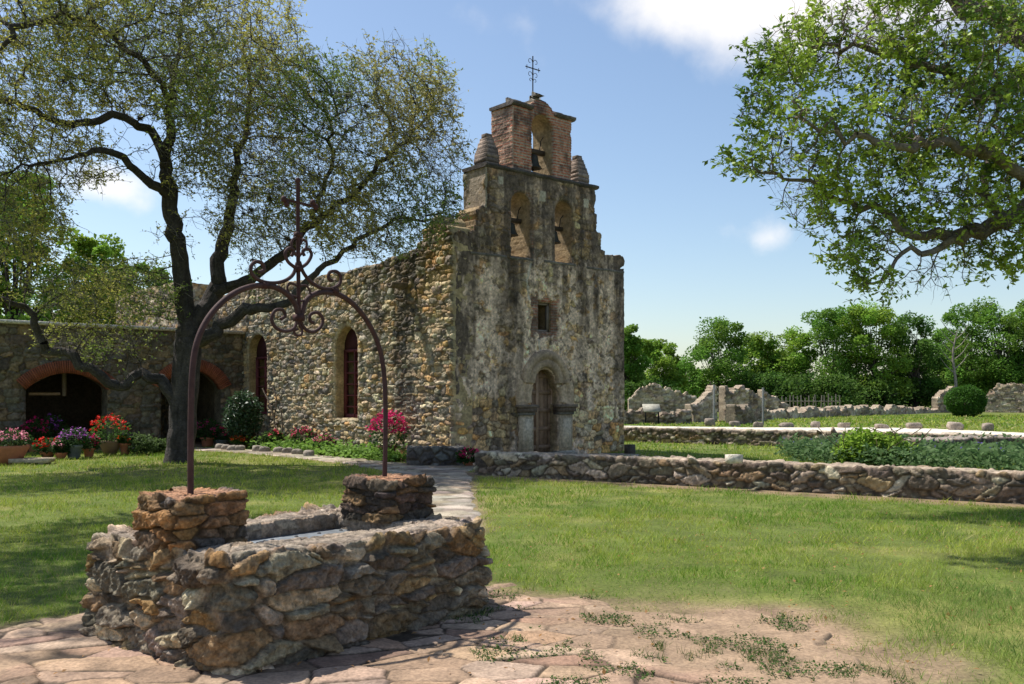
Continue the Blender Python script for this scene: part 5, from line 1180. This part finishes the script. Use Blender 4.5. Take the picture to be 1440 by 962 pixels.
pot(501, 636, .24, .55, S2L(128, 142, 148), dgrn, .22, .14, pink, 30, 'tall blue grey pot of pink flowers below the right hand side window', 16)
pot(545, 646, .26, .36, S2L(110, 76, 62), dgrn, .50, .62, mag, 110, 'large magenta bougainvillea in a brown pot near the church corner', 17, fsize=.09)
pot(659, 657, .15, .14, terra, dgrn, .26, .20, mag, 40, 'small mound of magenta flowers between planter wall and long wall', 18, 'bowl')
# glossy shrub, ground cover, bare climber, stones, slab
b_ = G(342, 630); sh = thing('glossy_shrub', b_, 'dark glossy leaved shrub in front of the narrow left church window', 'shrub'); g = np.random.default_rng(12)
m = MB()
for k in range(9): m.tube(spl([b_, b_ + [g.normal() * .2, g.normal() * .1, .8], b_ + [g.normal() * .4, g.normal() * .3, 1.6]], 4), .014, 4, S2L(90, 76, 62))
m.build('stems', M_bark, sh)
MB().leaves(scatter(b_ + np.array([0, 0, 1.0]), (.62, .5, .85), 2600, g, .25), .12, S2L(62, 88, 56), 13, .55).build('foliage', M_leaf, sh)
m = MB()
for k in range(1500):
    pass
tt = g.random(5200); px_ = 408 + 164 * tt; pa = P0 + SD * 9.2 + SN * .75; pb = P0 + SD * .9 + SN * .95
bp_ = pa[None] * (1 - tt[:, None]) + pb[None] * tt[:, None] + SN * g.normal(size=(5200, 1)) * .24; bp_[:, 2] = np.abs(g.normal(size=5200)) * .13 + .03
bp_[:, 2] *= (.5 + fbm(bp_[:, 0] * 3, bp_[:, 1] * 3, 0, 3, 3))
o = MB().leaves(bp_, .12, S2L(118, 152, 66), 8, .75, up=1).build('ground_cover', M_leafm); finish(o, 'bright green ground cover bed along the foot of the side wall', 'plants', kind='stuff')
m = MB()
b_ = P0 + SD * 8.6 + SN * .3
for pts in ([b_, b_ + SD * .3 + [0, 0, .7], b_ + SD * .6 + [0, 0, 1.3], b_ + SD * 1.2 + [0, 0, 1.9]], [b_ + [0, 0, .1], b_ - SD * .2 + [0, 0, .6], b_ - SD * .1 + [0, 0, 1.2]], [b_ + SD * .4 + [0, 0, .9], b_ + SD * .2 + [0, 0, 1.5], b_ + SD * .5 + [0, 0, 2.0]]):
    m.tube(spl(pts, 5), .022, 5, S2L(110, 96, 84))
finish(m.build('bare_climber', M_bark), 'thin bare climbing stem against the side wall between the two windows', 'plant')
for i, (px, py) in enumerate([(318, 633), (327, 634), (337, 634), (372, 636), (392, 637), (405, 638), (418, 640), (310, 632), (362, 635), (434, 642)]):
    m = MB(); b_ = G(px, py); rock(m, b_ + np.array([0, 0, .06]), (.16, .13, .12), i + 40, S2L(150, 140, 128), 3, .3, .3)
    finish(m.build('edging_stone', M_stone, None, True), 'rough edging stone of the flower bed beside the garden path', 'stone', 'edging stones of the flower bed')
m = MB(); m.box(G(45, 653) + np.array([0, 0, .10]), (1, .1, 0), (-.1, 1, 0), (0, 0, 1), .44, .25, .05, S2L(190, 172, 146)); 
for sx in (-.3, .3): m.box(G(45, 653) + np.array([sx, 0, .03]), (1, 0, 0), (0, 1, 0), (0, 0, 1), .06, .2, .03, S2L(150, 136, 120))
finish(m.build('stone_slab', M_stone), 'pale flat stone slab on the grass before the pots at the left', 'slab')
# small plants by the pier between the arches
for i, (px, py, r_, h_, lb) in enumerate([(200, 640, .45, .55, 'low leafy plant between the red geranium pot and the oak trunk'), (222, 638, .35, .4, 'small grassy plant just left of the oak trunk'), (378, 632, .3, .5, 'scrubby dark plant right of the glossy shrub')]):
    b_ = G(px, py); g = np.random.default_rng(60 + i); m = MB().leaves(scatter(b_ + np.array([0, 0, h_ * .5]), (r_, r_ * .7, h_ * .6), 700, g, .1), .11, S2L(88, 108, 62), 61 + i, .5)
    for k in range(8): m.tube([b_, b_ + np.array([g.normal() * r_ * .4, g.normal() * .1, h_ * .8])], .006, 3, S2L(90, 90, 60))
    finish(m.build('small_plant', M_leafm), lb, 'plant')
# garden plot behind the front wall
gp = [G(*q) for q in [(1090, 640), (1180, 632), (1300, 634), (1460, 640), (1600, 680), (1600, 700), (1440, 672), (1250, 662), (1120, 652)]]
g = np.random.default_rng(14); Xr = g.uniform(4, 14, 40000); Yr_ = g.uniform(14, 32, 40000); s_ = spoly(Xr, Yr_, gp); k = s_ < 0; Xr = Xr[k]; Yr_ = Yr_[k]
n_ = 34; h_ = .20 + .5 * fbm(Xr * .9, Yr_ * .9, 0, 4, 3); zz = g.random(len(Xr)) * h_
c_ = mixc(S2L(82, 112, 66) + np.zeros((len(Xr), 3)), S2L(106, 130, 84) + np.zeros((len(Xr), 3)), g.random(len(Xr)))
m = MB().leaves(np.stack([Xr, Yr_, zz], 1), .17, c_, 3, .4, up=.2)
q = g.random(len(Xr)) < .012; fl = np.stack([Xr, Yr_, h_], 1)[q]; m.leaves(fl, .06, S2L(96, 84, 150), 4, .9)
finish(m.build('garden_plants', M_leafm), 'bed of grey green leafy plants behind the long front wall', 'plants', kind='stuff')
b_ = G(1228, 655); bu = thing('leafy_bush', b_, 'bright yellow green bush growing in the bed behind the front wall', 'bush'); m = MB()
for k in range(12): m.tube(spl([b_ + [g.normal() * .3, g.normal() * .2, 0], b_ + [g.normal() * .5, g.normal() * .3, .45], b_ + [g.normal() * .75, g.normal() * .3, .9]], 4), .01, 3, S2L(100, 90, 60))
m.build('stems', M_bark, bu); L_ = np.concatenate([scatter(b_ + np.array([dx, 0, dz]), (rx, .45, rz), nn, g, .15) for dx, dz, rx, rz, nn in ((-.25, .45, .55, .45, 1500), (.35, .38, .5, .38, 1200), (-.55, .3, .4, .3, 700), (.75, .28, .35, .28, 500))])
MB().leaves(L_, .12, S2L(138, 168, 62), 5, .6).build('foliage', M_leafm, bu)
# rustic fence bits behind the ruins
fc = thing('rustic_fence', G(1130, 583), 'weathered stick fence behind the sloping ruin', 'fence')
for k in range(16):
    b_ = np.array([(1100 - CX) / F * 80 + k * .33, 80, 0]); m = MB(); m.tube([b_, b_ + np.array([g.normal() * .06, 0, 1.5 + g.random() * .4])], .05, 5, S2L(140, 130, 118)); m.build('picket', M_wood, fc)
a_ = np.array([(1100 - CX) / F * 80, 79.9, 1.2]); m = MB(); m.tube([a_, a_ + [5, 0, 0]], .04, 5, S2L(140, 130, 118)); m.build('rail', M_wood, fc)

# ---------------------------------------------------------------- grass
def grass_ok(X, Y):
    sp = spoly(X, Y, pave_poly) + (fbm(X * 2.5, Y * 2.5, 0, 23, 4) - .5) * .25
    dirt = ss(.35, 1.2, X + .35 * (Y - 6) + (fbm(X * 1.5, Y * 1.5, 0, 3, 4) - .5) * 1.8)
    sp2 = sp + dirt * (fbm(X * 1.7, Y * 1.7, 0, 29, 4) - .42) * .9
    tuft = (fbm(X * 3.1, Y * 3.1, 0, 37, 4, .6) > .545) * (X + .35 * (Y - 6) > -.3) * (sp < 0)
    pth = np.minimum(sline(X, Y, path_pts), sline(X, Y, path2)) + (fbm(X * 2, Y * 2, 0, 41, 4) - .5) * .25
    rd = sline(X, Y, road_pts); cmk = church_mask(X, Y)
    fr = (X - fw0[0]) * -fwd[1] + (Y - fw0[1]) * fwd[0]; fq = (X - fw0[0]) * fwd[0] + (Y - fw0[1]) * fwd[1]
    n3 = fbm(X * 4, Y * 4, 0, 8, 3)
    wallz = (fq > -.3) & (fr > -.18 - .5 * n3) & (fr < .6)
    a = (X - WC[0]) * WD[0] + (Y - WC[1]) * WD[1]; b = (X - WC[0]) * WN[0] + (Y - WC[1]) * WN[1]
    well_ = sbox(a, b, -WL / 2, WL / 2, -WW / 2, WW / 2)
    rsoft = ss(1.2, 2.4, X + .35 * (Y - 6)) * ss(8.2, 7.2, Y); d = ss(-.02, .12, sp2) * (1 - rsoft) + rsoft * ss(-.5, 1.6, sp2 + (fbm(X * 3.5, Y * 3.5, 0, 67, 4, .6) - .5) * 1.8)
    d = np.maximum(d, tuft * .9)
    d = d * ss(0, .1, pth) * (rd > 0) * ss(.6, 1.2, cmk + (X > 0) * 1.0) * (~wallz) * (well_ > .02)
    d = d * (1 - .6 * ss(.60, .72, fbm(X * .9 + 4, Y * .9, 0, 47, 4))) * (1 - .8 * ss(.60, .68, fbm(X * 5, Y * 5, 0, 48, 3)))
    return d, tuft * (sp2 < 0)
g = np.random.default_rng(77); mb = MB()
for (y0, y1, dn, hh, ww_) in ((5.0, 7.5, 2600, .040, .0048), (7.5, 10, 1900, .044, .006), (10, 14, 1000, .048, .0085), (14, 19, 560, .052, .012), (19, 28, 260, .058, .019), (28, 46, 70, .07, .045), (46, 80, 18, .09, .12)):
    A = (y1 - y0) * 2 * (.60 * y1 + .8); n = int(A * dn); Y_ = g.uniform(y0, y1, n); X_ = g.uniform(-1, 1, n) * (.60 * y1 + .8)
    k = np.abs(X_) < .60 * Y_ + .8; X_, Y_ = X_[k], Y_[k]
    d, tf = grass_ok(X_, Y_); k = g.random(len(X_)) < d; X_, Y_, tf = X_[k], Y_[k], tf[k]; n = len(X_)
    cl = fbm(X_ * 2.2, Y_ * 2.2, 0, 53, 3); yl = fbm(X_ * .5, Y_ * .5, 0, 55, 4)
    h_ = hh * g.uniform(.4, 1.4, n) * (.35 + 1.3 * ss(.25, .75, cl)) * np.where(tf > 0, 1.0, 1)
    a = g.uniform(0, 6.283, n); wv = np.stack([np.cos(a), np.sin(a), 0 * a], 1) * ww_ * g.uniform(.6, 1.2, (n, 1)) / 2
    B = np.stack([X_, Y_, np.where(tf > 0, .018, .004)], 1); ln = np.stack([g.normal(size=n), g.normal(size=n), 0 * a], 1) * h_[:, None] * .55
    T = B + ln + np.stack([0 * a, 0 * a, h_], 1)
    V_ = np.stack([B - wv, B + wv, T], 1).reshape(-1, 3)
    c = mixc(S2L(108, 146, 44) + np.zeros((n, 3)), S2L(168, 178, 72) + np.zeros((n, 3)), ss(.36, .64, yl * .5 + .5 * fbm(X_ * 2.7, Y_ * 2.7, 0, 59, 4, .6) + g.normal(size=n) * .07))
    weed = ss(2.0, 4.2, X_ + (fbm(X_, Y_, 0, 57, 3) - .5) * 2.5) * ss(9.5, 7.5, Y_)
    c = mixc(c, S2L(96, 130, 62) + 0 * c, np.clip(weed * .8, 0, 1)); c = mixc(c, S2L(72, 98, 46) + 0 * c, tf * 1.0)
    straw = g.random(n) < .10; c[straw] = S2L(190, 176, 118)
    c = c * g.uniform(.8, 1.2, (n, 1))
    mb.add(V_, np.arange(3 * n).reshape(-1, 3), np.repeat(c, 3, 0))
finish(mb.build('grass', M_grass, None, recenter=False), 'short mown lawn grass around the well and before the church', 'grass', kind='stuff')
X_ = g.uniform(-1.2, 4.6, 60000); Y_ = g.uniform(4.6, 8.4, 60000)
d, tf = grass_ok(X_, Y_); cl = fbm(X_ * 3.1, Y_ * 3.1, 0, 37, 4, .6); k = (tf > 0) & (g.random(60000) < ss(.545, .60, cl)); X_, Y_ = X_[k], Y_[k]
wc_ = S2L(78, 104, 50) * g.uniform(.6, 1.3, (len(X_), 1))
finish(MB().leaves(np.stack([X_, Y_, g.uniform(.015, .045, len(X_))], 1), .020, wc_, 19, .7, up=2).build('weeds', M_leafm), 'low green weeds growing in clumps on the bare ground and paving joints', 'weeds', kind='stuff')
# fallen leaves on the bare ground and grass
X_ = g.uniform(-3, 7, 1500); Y_ = g.uniform(5, 13, 1500); k = g.random(1500) < .45; X_, Y_ = X_[k], Y_[k]
finish(MB().leaves(np.stack([X_, Y_, np.full(len(X_), .03)], 1), .035, S2L(170, 130, 84), 9, .6, up=3).build('fallen_leaves', M_leafm), 'small dry leaves scattered over lawn and bare ground', 'leaves', kind='stuff')
